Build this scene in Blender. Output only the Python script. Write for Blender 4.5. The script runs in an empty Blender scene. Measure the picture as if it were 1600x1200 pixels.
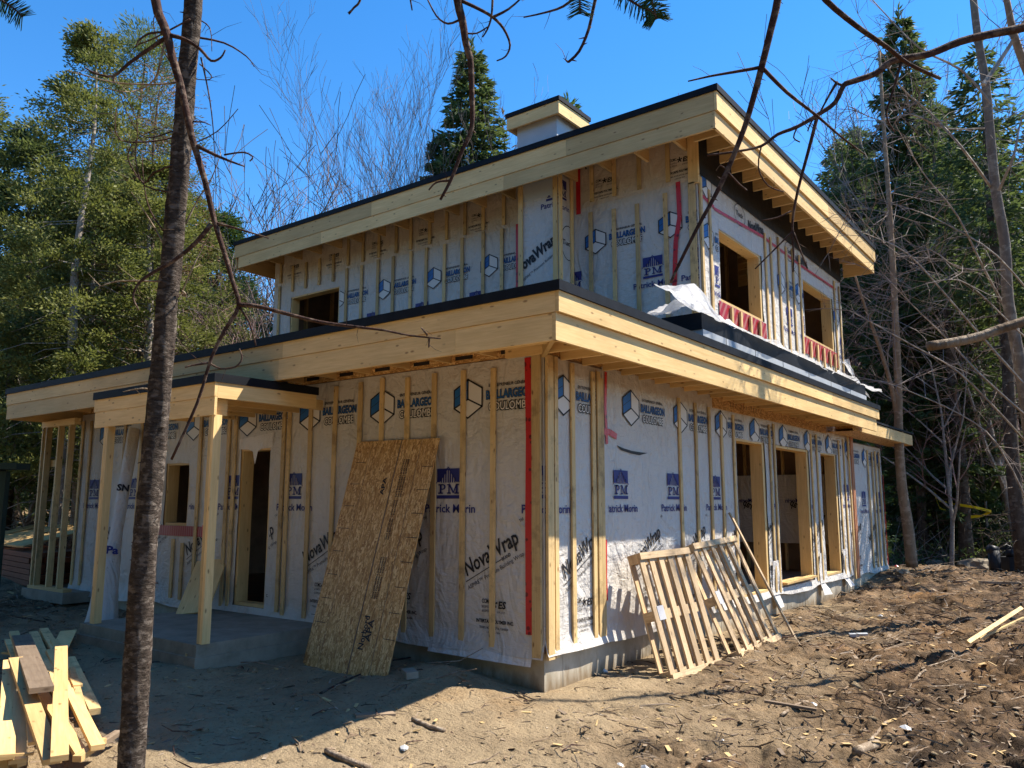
import bpy, bmesh, math, random
import numpy as np
from mathutils import Vector, Matrix, noise as mnoise
random.seed(7); rng = np.random.default_rng(7)
R = math.radians
sc = bpy.context.scene
COL = sc.collection
# ------------------------------------------------------------------ camera
CF, PITCH, ROLL, YAW = 1247.72, 0.146295, 0.001075, 0.649186      # focal length in pixels of the 1600 px photo
CP = Vector((4.36746, -6.25646, 1.39))
cd = bpy.data.cameras.new('camera'); cam = bpy.data.objects.new('camera', cd); COL.objects.link(cam)
cd.sensor_width = 36; cd.lens = CF/1600*36; cd.clip_end = 2000; cd.clip_start = 0.05
fw = Vector((-math.sin(YAW)*math.cos(PITCH), math.cos(YAW)*math.cos(PITCH), math.sin(PITCH)))
r0 = Vector((math.cos(YAW), math.sin(YAW), 0)); u0 = r0.cross(fw)
rt = r0*math.cos(ROLL)+u0*math.sin(ROLL); up = -r0*math.sin(ROLL)+u0*math.cos(ROLL)
m = Matrix((rt, up, -fw)).transposed().to_4x4(); m.translation = CP; cam.matrix_world = m
sc.camera = cam
def ray(px, py): return fw + rt*((px-800)/CF) - up*((py-600)/CF)
def at(px, py, d): return CP + ray(px, py)*d                         # world point at depth d
def onz(px, py, z): r = ray(px, py); return CP + r*((z-CP.z)/r.z)
def bear(px, d):                                                     # ground point in the direction of a photo column
    r = ray(px, 793); h = Vector((r.x, r.y, 0)); f2 = Vector((-math.sin(YAW), math.cos(YAW), 0))
    return Vector((CP.x, CP.y, 0)) + h*(d/h.dot(f2))
# ------------------------------------------------------------------ world, sun, exposure
SUN = Vector((0.4475, 0.566, 1.0)).normalized()
EL = math.asin(SUN.z); AZ = math.atan2(SUN.x, SUN.y)
w = bpy.data.worlds.new('World'); sc.world = w; w.use_nodes = True
nt = w.node_tree; sky = nt.nodes.new('ShaderNodeTexSky'); sky.sky_type = 'NISHITA'; sky.sun_disc = False
sky.sun_elevation = EL; sky.sun_rotation = AZ; sky.altitude = 1500; sky.air_density = 1.0; sky.dust_density = 0.0; sky.ozone_density = 2.2
bg = nt.nodes['Background']; bg.inputs[1].default_value = 0.13
hs = nt.nodes.new('ShaderNodeHueSaturation'); hs.inputs['Saturation'].default_value = 1.32
nt.links.new(sky.outputs[0], hs.inputs['Color']); nt.links.new(hs.outputs[0], bg.inputs[0])
sl = bpy.data.lights.new('sun', 'SUN'); sl.energy = 4.8; sl.angle = R(0.55); sl.color = (1.0, 0.93, 0.82)
so = bpy.data.objects.new('sun', sl); COL.objects.link(so); so.rotation_euler = SUN.to_track_quat('Z', 'Y').to_euler(); so.location = (5, 5, 20)
vs = sc.view_settings; vs.view_transform = 'Standard'; vs.look = 'None'; vs.exposure = 1.2; vs.gamma = 1
sc.cycles.max_bounces = 6; sc.cycles.transparent_max_bounces = 8
# ------------------------------------------------------------------ material helpers
def mat(name, base=(.5,.5,.5), rough=.7, spec=.3, **k):
    m = bpy.data.materials.new(name); m.use_nodes = True
    b = m.node_tree.nodes['Principled BSDF']; b.inputs['Base Color'].default_value = (*base, 1)
    b.inputs['Roughness'].default_value = rough; b.inputs['Specular IOR Level'].default_value = spec
    for a, v in k.items(): b.inputs[a].default_value = v
    return m
class N:                                                              # small node-graph helper
    def __init__(s, m): s.m = m; s.t = m.node_tree; s.b = s.t.nodes['Principled BSDF']
    def n(s, typ, **k):
        x = s.t.nodes.new(typ)
        for a, v in k.items():
            if a in x.inputs: 
                s.put(x.inputs[a], v)
            else: setattr(x, a, v)
        return x
    def put(s, inp, v):
        if hasattr(v, 'is_output') or isinstance(v, bpy.types.NodeSocket): s.t.links.new(v, inp)
        elif isinstance(v, tuple) and len(v) == 3 and inp.type == 'RGBA': inp.default_value = (*v, 1)
        else: inp.default_value = v
    def coord(s, which='Object', scale=(1,1,1), rot=(0,0,0), loc=None):
        c = s.n('ShaderNodeTexCoord').outputs[which]
        mp = s.n('ShaderNodeMapping', Vector=c); mp.inputs['Scale'].default_value = scale; mp.inputs['Rotation'].default_value = rot
        if loc is not None: s.put(mp.inputs['Location'], loc)
        return mp.outputs[0]
    def noise(s, vec, scale, detail=4, rough=.55, dist=0):
        x = s.n('ShaderNodeTexNoise', Vector=vec); x.inputs['Scale'].default_value = scale; x.inputs['Detail'].default_value = detail
        x.inputs['Roughness'].default_value = rough; x.inputs['Distortion'].default_value = dist; return x.outputs['Fac']
    def ramp(s, fac, stops):
        x = s.n('ShaderNodeValToRGB', Fac=fac); e = x.color_ramp.elements
        while len(e) < len(stops): e.new(.5)
        for i, (p, c) in enumerate(stops):
            e[i].position = p; e[i].color = (*c, 1) if isinstance(c, tuple) else (c, c, c, 1)
        return x.outputs[0]
    def mix(s, fac, a, b, mode='MIX'):
        x = s.n('ShaderNodeMix', data_type='RGBA', blend_type=mode)
        s.put(x.inputs[0], fac); s.put(x.inputs[6], a); s.put(x.inputs[7], b); return x.outputs[2]
    def math(s, op, a, b=0.0):
        x = s.n('ShaderNodeMath', operation=op); s.put(x.inputs[0], a); s.put(x.inputs[1], b); return x.outputs[0]
    def bump(s, h, strength=.3, dist=.01):
        x = s.n('ShaderNodeBump', Height=h); x.inputs['Strength'].default_value = strength; x.inputs['Distance'].default_value = dist
        s.t.links.new(x.outputs[0], s.b.inputs['Normal'])
    def base(s, c): s.put(s.b.inputs['Base Color'], c)
    def rnd(s): return s.n('ShaderNodeObjectInfo').outputs['Random']
def wood(name, c1, c2, knots=.8, dirt=0.0):
    m = mat(name, c1, .62, .25); g = N(m)
    r = g.rnd(); off = g.n('ShaderNodeCombineXYZ'); g.put(off.inputs[0], g.math('MULTIPLY', r, 37.0)); g.put(off.inputs[1], g.math('MULTIPLY', r, 11.0))
    uv = g.coord('UV', (1.2, 22, 1), loc=off.outputs[0]); uk = g.coord('UV', (3.2, 7.5, 1), loc=off.outputs[0])
    gr = g.noise(uv, 2.2, 6, .65, .6)
    c = g.mix(g.ramp(gr, [(.3, 0.0), (.72, 1.0)]), c1, c2)
    vr = g.n('ShaderNodeTexVoronoi', Vector=uk, voronoi_dimensions='2D'); vr.inputs['Scale'].default_value = 1.0
    kn = g.ramp(vr.outputs['Distance'], [(.04, 1.0), (.10, 0.0)])
    km = g.ramp(g.noise(uk, .9, 2), [(.47, 0.0), (.53, 1.0)])
    c = g.mix(g.math('MULTIPLY', g.math('MULTIPLY', kn, km), knots), c, (c2[0]*.34, c2[1]*.24, c2[2]*.2))
    big = g.noise(g.coord('UV', (.8, 3, 1), loc=off.outputs[0]), 1.5, 3)
    c = g.mix(g.ramp(big, [(.35, 0.0), (.75, .45)]), c, tuple(x*.62 for x in c2))
    bri = g.math('ADD', g.math('MULTIPLY', r, .42), .80); cc = g.n('ShaderNodeCombineXYZ'); [g.put(cc.inputs[i], bri) for i in range(3)]
    c = g.mix(1.0, c, cc.outputs[0], 'MULTIPLY')
    if dirt:
        dn = g.noise(g.coord('Object'), 3.5, 7, .7)
        c = g.mix(g.ramp(dn, [(.52, 0.0), (.66, dirt)]), c, (.10, .065, .035))
    g.base(c); g.bump(gr, .25, .004); return m
M = {}
M['wood'] = wood('spruce_lumber', (.82,.58,.27), (.66,.43,.17))
M['strap'] = wood('furring_lumber', (.74,.53,.25), (.54,.36,.155), .9, .5)
M['fresh'] = wood('fresh_lumber', (.72,.49,.22), (.58,.36,.14), .8)
M['grey'] = wood('weathered_lumber', (.27,.20,.135), (.17,.12,.08), .6, .5)
M['pallet'] = wood('pallet_wood', (.66,.49,.29), (.42,.28,.155), .5, .5)
M['dark'] = wood('stained_cedar', (.20,.075,.035), (.12,.04,.02), .3)
def osb():
    m = mat('strand_board', (.42,.28,.13), .6, .3); g = N(m)
    c = None; hh = None
    nm = g.noise(g.coord('UV'), 9, 2)
    for i, (rot, sx, sy) in enumerate([(1.35,13,62),(1.9,15,66),(.6,13,55)]):
        v = g.n('ShaderNodeTexVoronoi', Vector=g.coord('UV', (sx, sy, 1), (0,0,rot))); v.inputs['Scale'].default_value = 1
        sep = g.n('ShaderNodeSeparateColor', Color=v.outputs['Color'])
        col = g.ramp(sep.outputs[0], [(0, (.33,.16,.05)), (.35, (.48,.26,.085)), (.7, (.64,.38,.14)), (1, (.82,.56,.26))])
        if c is None: c, hh = col, sep.outputs[0]
        else:
            f = g.ramp(g.noise(g.coord('UV', (1,1,1), (0,0,rot), (i*5,3,0)), 15+4*i, 3), [(.49, 0.0), (.51, 1.0)])
            c = g.mix(f, c, col); hh = g.mix(f, hh, sep.outputs[0])
    g.base(c); g.bump(hh, .5, .004); return m
M['osb'] = osb()
def wrap(name, base, trans=0.0):
    m = mat(name, base, .5, .35); g = N(m)
    st = g.noise(g.coord('Object', (1,1,.35)), 5, 6, .7)
    c = g.mix(g.ramp(st, [(.55, 0.0), (.78, .55)]), base, (.34,.29,.22))
    sp = g.noise(g.coord('Object', (1,1,.6), loc=Vector((4,7,2))), 22, 5, .75)
    c = g.mix(g.ramp(sp, [(.66, 0.0), (.72, .6)]), c, (.22,.16,.10))
    g.base(c)
    w1 = g.noise(g.coord('Object', (1,1,.5), (.3,.25,.1)), 2.6, 5, .5, 1.6)
    w2 = g.noise(g.coord('Object', (1,1,2.2), (.1,.5,.3)), 7, 4, .5, .8)
    rd = g.math('ABSOLUTE', g.math('SUBTRACT', w1, .5)); 
    w3 = g.noise(g.coord('Object', (1,1,.12), (.05,.08,0)), 6, 3, .5, .5)
    h = g.math('ADD', g.math('ADD', g.math('MULTIPLY', rd, 1.6), g.math('MULTIPLY', w2, .35)), g.math('MULTIPLY', w3, .7))
    g.bump(h, .8, .06); return m
M['wrap'] = wrap('house_wrap', (.58,.54,.485)); M['wrapup'] = wrap('house_wrap_upper', (.60,.51,.41)); M['flap'] = wrap('torn_wrap', (.70,.65,.59))
M['ink'] = mat('black_print', (.02,.018,.02), .5); M['navy'] = mat('navy_print', (.025,.03,.16), .5); M['blue'] = mat('blue_print', (.015,.12,.36), .45)
M['pwhite'] = mat('white_print', (.70,.66,.60), .5)
def redtape():
    m = mat('red_tape', (.55,.015,.02), .3, .5); g = N(m)
    v = g.n('ShaderNodeTexVoronoi', Vector=g.coord('Object')); v.inputs['Scale'].default_value = 11
    c = g.mix(g.ramp(v.outputs['Distance'], [(.2, 1.0), (.27, 0.0)]), (.55,.015,.02), (.16,.0,.01)); g.base(c)
    g.bump(g.noise(g.coord('Object'), 30, 3), .4, .01); return m
M['red'] = redtape()
def redmesh():
    m = mat('red_flashing', (.5,.03,.03), .4, .4); g = N(m)
    wv = g.n('ShaderNodeTexWave', Vector=g.coord('Object', (1,1,1), (R(38),0,R(20)))); wv.inputs['Scale'].default_value = 7
    g.base(g.mix(g.ramp(wv.outputs['Fac'], [(.62, 0.0), (.7, 1.0)]), (.30,.008,.012), (.36,.12,.10))); return m
M['redmesh'] = redmesh()
def simple(name, c1, c2, scale, rough=.8, bump=.3, spec=.3, bd=.01, lo=.3, hi=.7, sc3=(1,1,1)):
    m = mat(name, c1, rough, spec); g = N(m); n = g.noise(g.coord('Object', sc3), scale, 7, .65)
    g.base(g.mix(g.ramp(n, [(lo, 0.0), (hi, 1.0)]), c1, c2)); g.bump(n, bump, bd); return m
M['black'] = simple('black_membrane', (.007,.008,.011), (.014,.016,.02), 6, .6, .2, .12)
M['blackcloth'] = simple('black_underlay', (.006,.006,.007), (.014,.014,.016), 5, .7, .5, .3, .04)
def concrete():
    m = mat('concrete', (.34,.31,.25), .85, .2); g = N(m); n = g.noise(g.coord('Object'), 3, 8, .65); n2 = g.noise(g.coord('Object', (1,1,.25)), 14, 5)
    c = g.mix(g.ramp(n, [(.3, 0.0), (.7, 1.0)]), (.52,.46,.36), (.33,.285,.205)); 
    sx = g.n('ShaderNodeSeparateXYZ', Vector=g.n('ShaderNodeTexCoord').outputs['Object'])
    hz = g.math('ADD', sx.outputs[2], g.math('MULTIPLY', g.math('SUBTRACT', n2, .5), .35))
    c = g.mix(g.ramp(g.math('ADD', hz, .45), [(.12, .85), (.26, 0.0)]), c, (.20,.135,.07))
    g.base(c); g.bump(n2, .35, .01); return m
M['concrete'] = concrete()
M['slab'] = simple('slab_concrete', (.33,.29,.22), (.19,.165,.12), 4, .85, .35)
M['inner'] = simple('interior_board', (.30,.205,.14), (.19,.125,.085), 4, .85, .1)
M['drywall'] = simple('chimney_board', (.52,.55,.58), (.44,.47,.50), 3, .6, .15)
M['foam'] = simple('foam_board', (.42,.44,.46), (.34,.36,.38), 3, .6, .2)
def plastic():
    m = mat('clear_sheeting', (.78,.76,.74), .22, .6); g = N(m)
    n = g.noise(g.coord('Object', (1,1,1.5)), 6, 6, .6, 1.5); g.bump(n, .5, .03)
    b = g.b; tr = g.n('ShaderNodeBsdfTransparent'); tl = g.n('ShaderNodeBsdfTranslucent', Color=(.8,.8,.8))
    m1 = g.n('ShaderNodeMixShader'); m1.inputs[0].default_value = .35; g.t.links.new(b.outputs[0], m1.inputs[1]); g.t.links.new(tl.outputs[0], m1.inputs[2])
    m2 = g.n('ShaderNodeMixShader'); g.put(m2.inputs[0], g.ramp(n, [(.3, .12), (.7, .45)])); g.t.links.new(m1.outputs[0], m2.inputs[1]); g.t.links.new(tr.outputs[0], m2.inputs[2])
    g.t.links.new(m2.outputs[0], g.t.nodes['Material Output'].inputs[0]); return m
M['plastic'] = plastic()
def mud():
    m = mat('mud', (.2,.14,.08), .92, .15); g = N(m); o = g.n('ShaderNodeTexCoord').outputs['Object']
    big = g.noise(o, .55, 5, .6); mid = g.noise(o, 3.2, 8, .68, .4); fine = g.noise(o, 26, 8, .72)
    c = g.mix(g.ramp(mid, [(.36, 0.0), (.64, 1.0)]), (.19,.125,.07), (.38,.27,.155))
    at_ = g.n('ShaderNodeAttribute', attribute_name='soil').outputs['Fac']                     # 0 pale sand, 1 dark humus
    c = g.mix(g.math('MULTIPLY', at_, .9), g.mix(.55, c, (.47,.36,.22)), g.mix(g.ramp(mid, [(.35,0.0),(.65,1.0)]), (.05,.029,.016), (.27,.165,.09)))
    c = g.mix(g.ramp(big, [(.55, 0.0), (.72, .5)]), c, (.34,.17,.05))
    pt = g.noise(o, 1.7, 6, .7, .5)
    c = g.mix(g.math('MULTIPLY', g.ramp(pt, [(.50, 0.0), (.60, .9)]), g.math('ADD', g.math('MULTIPLY', at_, .85), .08)), c, (.032,.02,.012))  # dark tree-shadow patches painted into the colour, together with deep humus
    c = g.mix(g.ramp(fine, [(.34, .75), (.44, 0.0)]), c, (.045,.028,.015))  # shade of small crevices painted into the colour at low fine noise
    c = g.mix(g.ramp(fine, [(.62, 0.0), (.76, .55)]), c, (.40,.31,.20))
    lf = g.n('ShaderNodeAttribute', attribute_name='litter').outputs['Fac']
    lv = g.n('ShaderNodeTexVoronoi', Vector=o); lv.inputs['Scale'].default_value = 9
    lc = g.ramp(g.n('ShaderNodeSeparateColor', Color=lv.outputs['Color']).outputs[0], [(0, (.05,.035,.02)), (.5, (.17,.105,.05)), (1, (.28,.20,.11))])
    c = g.mix(lf, c, lc)
    g.base(c); g.bump(g.math('ADD', g.math('MULTIPLY', mid, .5), g.math('MULTIPLY', fine, .8)), 1.0, .07); return m
M['mud'] = mud()
def bark(name, c1, c2, c3, scale=9, zs=.35):
    m = mat(name, c1, .9, .15); g = N(m); n = g.noise(g.coord('Object', (1,1,zs)), scale, 7, .7); n2 = g.noise(g.coord('Object', (1,1,1.6)), scale*.8, 4, .6)
    c = g.mix(g.ramp(n, [(.35, 0.0), (.62, 1.0)]), c1, c2); c = g.mix(g.ramp(n2, [(.52, 0.0), (.62, .9)]), c, c3); g.base(c); g.bump(n, .8, .03); return m
M['birch'] = bark('young_tree_bark', (.032,.024,.018), (.10,.075,.058), (.21,.17,.135), 30, 2.6)
M['deadwood'] = bark('dead_branch_bark', (.045,.025,.02), (.10,.055,.042), (.20,.14,.10), 25)
M['palewood'] = bark('peeled_branch', (.34,.26,.18), (.20,.14,.09), (.45,.36,.26), 25)
M['bark'] = bark('conifer_bark', (.05,.037,.028), (.11,.082,.06), (.16,.13,.10), 7)
M['greybark'] = bark('bare_tree_bark', (.20,.165,.135), (.32,.27,.225), (.42,.37,.31), 8)
M['greybark2'] = bark('grey_trunk_bark', (.12,.10,.085), (.20,.17,.14), (.27,.24,.20), 9)
M['tanbark'] = bark('tan_trunk_bark', (.30,.21,.135), (.20,.14,.09), (.36,.27,.19), 8)
def leaf(name, c1, c2, tr=.35):
    m = mat(name, c1, .6, .25); g = N(m); n = g.noise(g.coord('Object'), 1.1, 4, .6); rn = g.noise(g.coord('Object'), 9, 2)
    c = g.mix(g.ramp(n, [(.36, 0.0), (.62, 1.0)]), c1, c2); c = g.mix(g.ramp(rn, [(.35, .6), (.6, 0.0)]), c, tuple(x*.45 for x in c1)); g.base(c)
    tl = g.n('ShaderNodeBsdfTranslucent'); g.put(tl.inputs[0], g.mix(.5, c, (.14,.17,.03))); mx = g.n('ShaderNodeMixShader'); mx.inputs[0].default_value = tr
    g.t.links.new(g.b.outputs[0], mx.inputs[1]); g.t.links.new(tl.outputs[0], mx.inputs[2]); g.t.links.new(mx.outputs[0], g.t.nodes['Material Output'].inputs[0]); return m
M['spruce'] = leaf('spruce_needles', (.05,.09,.035), (.10,.15,.06), .4)
M['fir'] = leaf('fir_needles', (.03,.085,.025), (.06,.13,.035), .3)
M['cedar'] = leaf('cedar_foliage', (.135,.15,.035), (.25,.25,.07), .42)
M['pine'] = leaf('pine_needles', (.10,.135,.05), (.17,.21,.08), .4)
M['rust'] = leaf('browned_needles', (.16,.07,.04), (.23,.11,.07), .3)
M['shrub'] = leaf('understorey_leaves', (.10,.15,.045), (.20,.25,.09), .5)
M['twig'] = mat('fine_twigs', (.21,.165,.14), .8); M['pinktwig'] = mat('reddish_twigs', (.20,.125,.11), .8)
M['darktwig'] = mat('grey_twigs', (.12,.095,.085), .85)
M['yellow'] = mat('yellow_tape', (.75,.55,.01), .4); M['metal'] = simple('dark_steel', (.012,.012,.014), (.03,.03,.035), 8, .5, .1); M['greymetal'] = mat('grey_steel', (.12,.14,.17), .4)
M['white'] = mat('white_scrap', (.72,.72,.70), .6); M['rock'] = simple('rock', (.32,.26,.18), (.2,.16,.11), 5); M['copper'] = mat('orange_trim', (.52,.24,.13), .5)
M['dkgreen'] = mat('dark_green_sheet', (.012,.03,.022), .5); M['label'] = mat('grey_label', (.45,.44,.45), .6)
# ------------------------------------------------------------------ object helpers
def link(name, me, parent=None, kind=None, **tags):
    o = bpy.data.objects.new(name, me); COL.objects.link(o)
    if parent is not None: o.parent = parent; o.matrix_parent_inverse = parent_inv(parent)
    if kind: o['kind'] = kind
    for a, v in tags.items(): o[a] = v
    return o
def parent_inv(p):
    return Matrix.LocRotScale(p.location, p.rotation_euler, p.scale).inverted() if p.type == 'EMPTY' else Matrix()
def empty(name, loc, label, cat, group=None):
    o = bpy.data.objects.new(name, None); COL.objects.link(o); o.location = loc; o.empty_display_size = .2
    o['label'] = label; o['category'] = cat
    if group: o['group'] = group
    return o
def tag(o, label, cat, group=None):
    o['label'] = label; o['category'] = cat
    if group: o['group'] = group
    return o
class MB:                                                             # mesh builder with uv and material slots
    def __init__(s): s.v = []; s.f = []; s.uv = []; s.mi = []; s.mats = []
    def mat(s, m):
        if m not in s.mats: s.mats.append(m)
        return s.mats.index(m)
    def face(s, pts, uvs, m):
        b = len(s.v); s.v += [tuple(p) for p in pts]; s.f.append(tuple(range(b, b+len(pts)))); s.uv += uvs; s.mi.append(s.mat(m))
    def box(s, lo, hi, m, M4=None, skip=''):
        x0,y0,z0 = lo; x1,y1,z1 = hi; d = (x1-x0, y1-y0, z1-z0); L = max(range(3), key=lambda i: d[i])
        P = lambda x,y,z: Vector((x,y,z))
        fs = [((x0,y0,z0),(x1,y0,z0),(x1,y0,z1),(x0,y0,z1)), ((x1,y1,z0),(x0,y1,z0),(x0,y1,z1),(x1,y1,z1)),
              ((x0,y1,z0),(x0,y0,z0),(x0,y0,z1),(x0,y1,z1)), ((x1,y0,z0),(x1,y1,z0),(x1,y1,z1),(x1,y0,z1)),
              ((x0,y0,z1),(x1,y0,z1),(x1,y1,z1),(x0,y1,z1)), ((x0,y1,z0),(x1,y1,z0),(x1,y0,z0),(x0,y0,z0))]
        na = [1,1,0,0,2,2]
        for q, ax in zip(fs, na):
            oth = [i for i in range(3) if i != ax]
            u = L if L in oth else oth[0]; v = [i for i in oth if i != u][0]
            uvs = [(p[u]+ax*.37, p[v]+ax*.21) for p in q]
            s.face([M4 @ P(*p) if M4 else P(*p) for p in q], uvs, m)
    def bar(s, a, b, wd, th, m, roll=0.0, updir=(0,0,1)):              # board from a to b, width wd (sideways), thickness th (up)
        a = Vector(a); b = Vector(b); x = (b-a); L = x.length; x.normalize(); z = Vector(updir); z = (z-x*z.dot(x)).normalized(); y = z.cross(x)
        mm = Matrix((x,y,z)).transposed().to_4x4() @ Matrix.Rotation(roll, 4, 'X'); mm.translation = a
        s.box((0,-wd/2,-th/2), (L,wd/2,th/2), m, mm)
    def tube(s, pts, rad, m, n=6, cap=True):
        pts = [Vector(p) for p in pts]; k = len(pts)
        if not hasattr(rad, '__len__'): rad = [rad]*k
        b = len(s.v); t0 = (pts[1]-pts[0]).normalized(); ref = Vector((0,0,1)) if abs(t0.z) < .9 else Vector((1,0,0)); a = t0.cross(ref).normalized()
        for i in range(k):
            t = (pts[min(i+1,k-1)]-pts[max(i-1,0)]).normalized(); a = (a - t*a.dot(t)).normalized(); c = t.cross(a)
            for j in range(n): an = 2*math.pi*j/n; s.v.append(tuple(pts[i]+(a*math.cos(an)+c*math.sin(an))*rad[i]))
        mi = s.mat(m)
        for i in range(k-1):
            for j in range(n):
                j2 = (j+1) % n; s.f.append((b+i*n+j, b+i*n+j2, b+(i+1)*n+j2, b+(i+1)*n+j)); s.mi.append(mi)
                s.uv += [(i*.1, j/n), (i*.1, (j+1)/n), (i*.1+.1, (j+1)/n), (i*.1+.1, j/n)]
        if cap:
            s.f.append(tuple(b+(k-1)*n+j for j in range(n))); s.mi.append(mi); s.uv += [(0,0)]*n
            s.f.append(tuple(b+n-1-j for j in range(n))); s.mi.append(mi); s.uv += [(0,0)]*n
    def mesh(s, name, smooth=False):
        me = bpy.data.meshes.new(name); me.from_pydata(s.v, [], s.f)
        for m in s.mats: me.materials.append(m)
        me.polygons.foreach_set('material_index', s.mi)
        uv = me.uv_layers.new(name='UVMap'); uv.data.foreach_set('uv', [c for p in s.uv for c in p])
        if smooth: me.polygons.foreach_set('use_smooth', [True]*len(s.f))
        me.update(); return me
    def link(s, name, parent=None, smooth=False, **tags): return link(name, s.mesh(name, smooth), parent, **tags)
def bevel(o, wd=.003):
    md = o.modifiers.new('bevel', 'BEVEL'); md.width = wd; md.segments = 1; md.limit_method = 'ANGLE'; return o
def rawmesh(name, V, F, m, smooth=False):
    me = bpy.data.meshes.new(name); V = np.asarray(V, dtype=np.float32); F = np.asarray(F, dtype=np.int32)
    k = F.shape[1]; me.vertices.add(len(V)); me.vertices.foreach_set('co', V.ravel()); me.loops.add(F.size); me.loops.foreach_set('vertex_index', F.ravel())
    me.polygons.add(len(F)); me.polygons.foreach_set('loop_start', np.arange(0, F.size, k, dtype=np.int32)); 
    me.materials.append(m)
    if smooth: me.polygons.foreach_set('use_smooth', np.ones(len(F), dtype=bool))
    me.update(); me.validate(); return me
# ------------------------------------------------------------------ noise and ground
def vnoise(x, y, seed=0):
    xi = np.floor(x).astype(np.int64); yi = np.floor(y).astype(np.int64); xf = x-xi; yf = y-yi
    def h(a, b):
        n = (a*374761393 + b*668265263 + seed*974634777) & 0xffffffff; n = ((n ^ (n >> 13))*1274126177) & 0xffffffff; return ((n ^ (n >> 16)) & 0xffff)/65535.0
    u = xf*xf*xf*(xf*(xf*6-15)+10); v = yf*yf*yf*(yf*(yf*6-15)+10)
    return (h(xi,yi)*(1-u)+h(xi+1,yi)*u)*(1-v) + (h(xi,yi+1)*(1-u)+h(xi+1,yi+1)*u)*v
CTRL = np.array([(0,0,-.35),(0,1,-.33),(0,3,-.28),(0,6,-.30),(0,9.3,-.36),(1.2,8,-.36),(0,13.6,-.12),(1.5,2,-.38),(1.0,4,-.32),(3,0,-.42),(-2,0,-.24),(-1,-.5,-.26),(-3.2,-1.7,-.2),(-5.4,-1.8,-.2),(-9,-.3,-.18),(-12,0,-.2),(-2,-1.5,-.36),
  (1,-2,-.42),(-2,-3.5,-.4),(-4.5,-2.6,-.26),(-8,-3,-.2),(4.4,-6.2,-.35),(3,-3,-.42),(2,9,-.3),(1,18,-.3),(6,12,-.1),(8,0,-.1),(7,-5,-.2),(0,28,-.25),(-20,2,-.2),(-10,-8,-.3),(-25,-10,-.1),(15,15,.0),(15,-10,0.0)])
def ground(x, y, detail=True):
    x = np.asarray(x, float); y = np.asarray(y, float); W = 0; S = 0
    for cx, cy, cz in CTRL:
        w_ = 1/(((x-cx)**2+(y-cy)**2)+.25)**1.6; W = W+w_; S = S+w_*cz
    z = S/W
    r = np.hypot(x-CP.x, y-CP.y)
    fadeh = np.exp(-(((x+.9)/.55)**2+((y+.45)/.4)**2)); z = z + .13*fadeh
    z = z + .26*np.exp(-(((x-4.4)/1.5)**2+((y-4.0)/3.2)**2))
    z = z + .5*np.exp(-(((x+13.0)/2.5)**2+((y-2.6)/2.5)**2))
    z = z + np.clip((r-38)/60, 0, 1)**1.5*5
    if detail:
        rough = .35 + .65*soil(x, y); inside = np.clip((np.maximum(x, -y-.0)+.15)/.3, 0, 1)
        amp = rough*inside
        so_ = soil(x, y); far = np.clip(1.15-r/30, .25, 1); f = 0; fr = 1.2; am = .085
        for k in range(7): f = f + am*(vnoise(x*fr+k*7.1, y*fr*(1.0 if k < 3 else .85)+k*3.3, 40+k)-.5); fr *= 2.13; am *= .62
        wx = x+.35*(vnoise(x*1.7, y*1.7, 60)-.5); wy = y+.35*(vnoise(x*1.7+9, y*1.7, 61)-.5)
        cr = np.clip(1-np.abs(vnoise(wx*3.1, wy*2.2, 62)-.5)*9, 0, 1)*.055 + np.clip(1-np.abs(vnoise(wx*7.3, wy*6.1, 63)-.5)*7, 0, 1)*.03 + np.clip(1-np.abs(vnoise(wx*17, wy*15, 64)-.5)*6, 0, 1)*.014
        pl = np.clip((vnoise(wx*5.2, wy*4.4, 65)-.55)*6, 0, 1)*.035 + np.clip((vnoise(wx*12, wy*11, 66)-.6)*7, 0, 1)*.02
        z = z + inside*(f*(.45+.75*so_) + (pl-cr)*(.15+1.05*so_))
    return z
def soil(x, y):
    d = np.clip((x + .18*y - .6 + .9*(vnoise(x*1.1, y*1.1, 11)-.5)*2)/2.2, 0, 1); f = np.clip((np.hypot(x-CP.x, y-CP.y)-22)/6, 0, 1)
    left = np.clip((-x-6)/3, 0, 1)*.7
    return np.clip(np.maximum(np.maximum(d, left), f*.8) + .25*(vnoise(x*2.3, y*2.3, 12)-.5), 0, 1)
def gz(x, y): return float(ground(np.array([x]), np.array([y]))[0])
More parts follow.
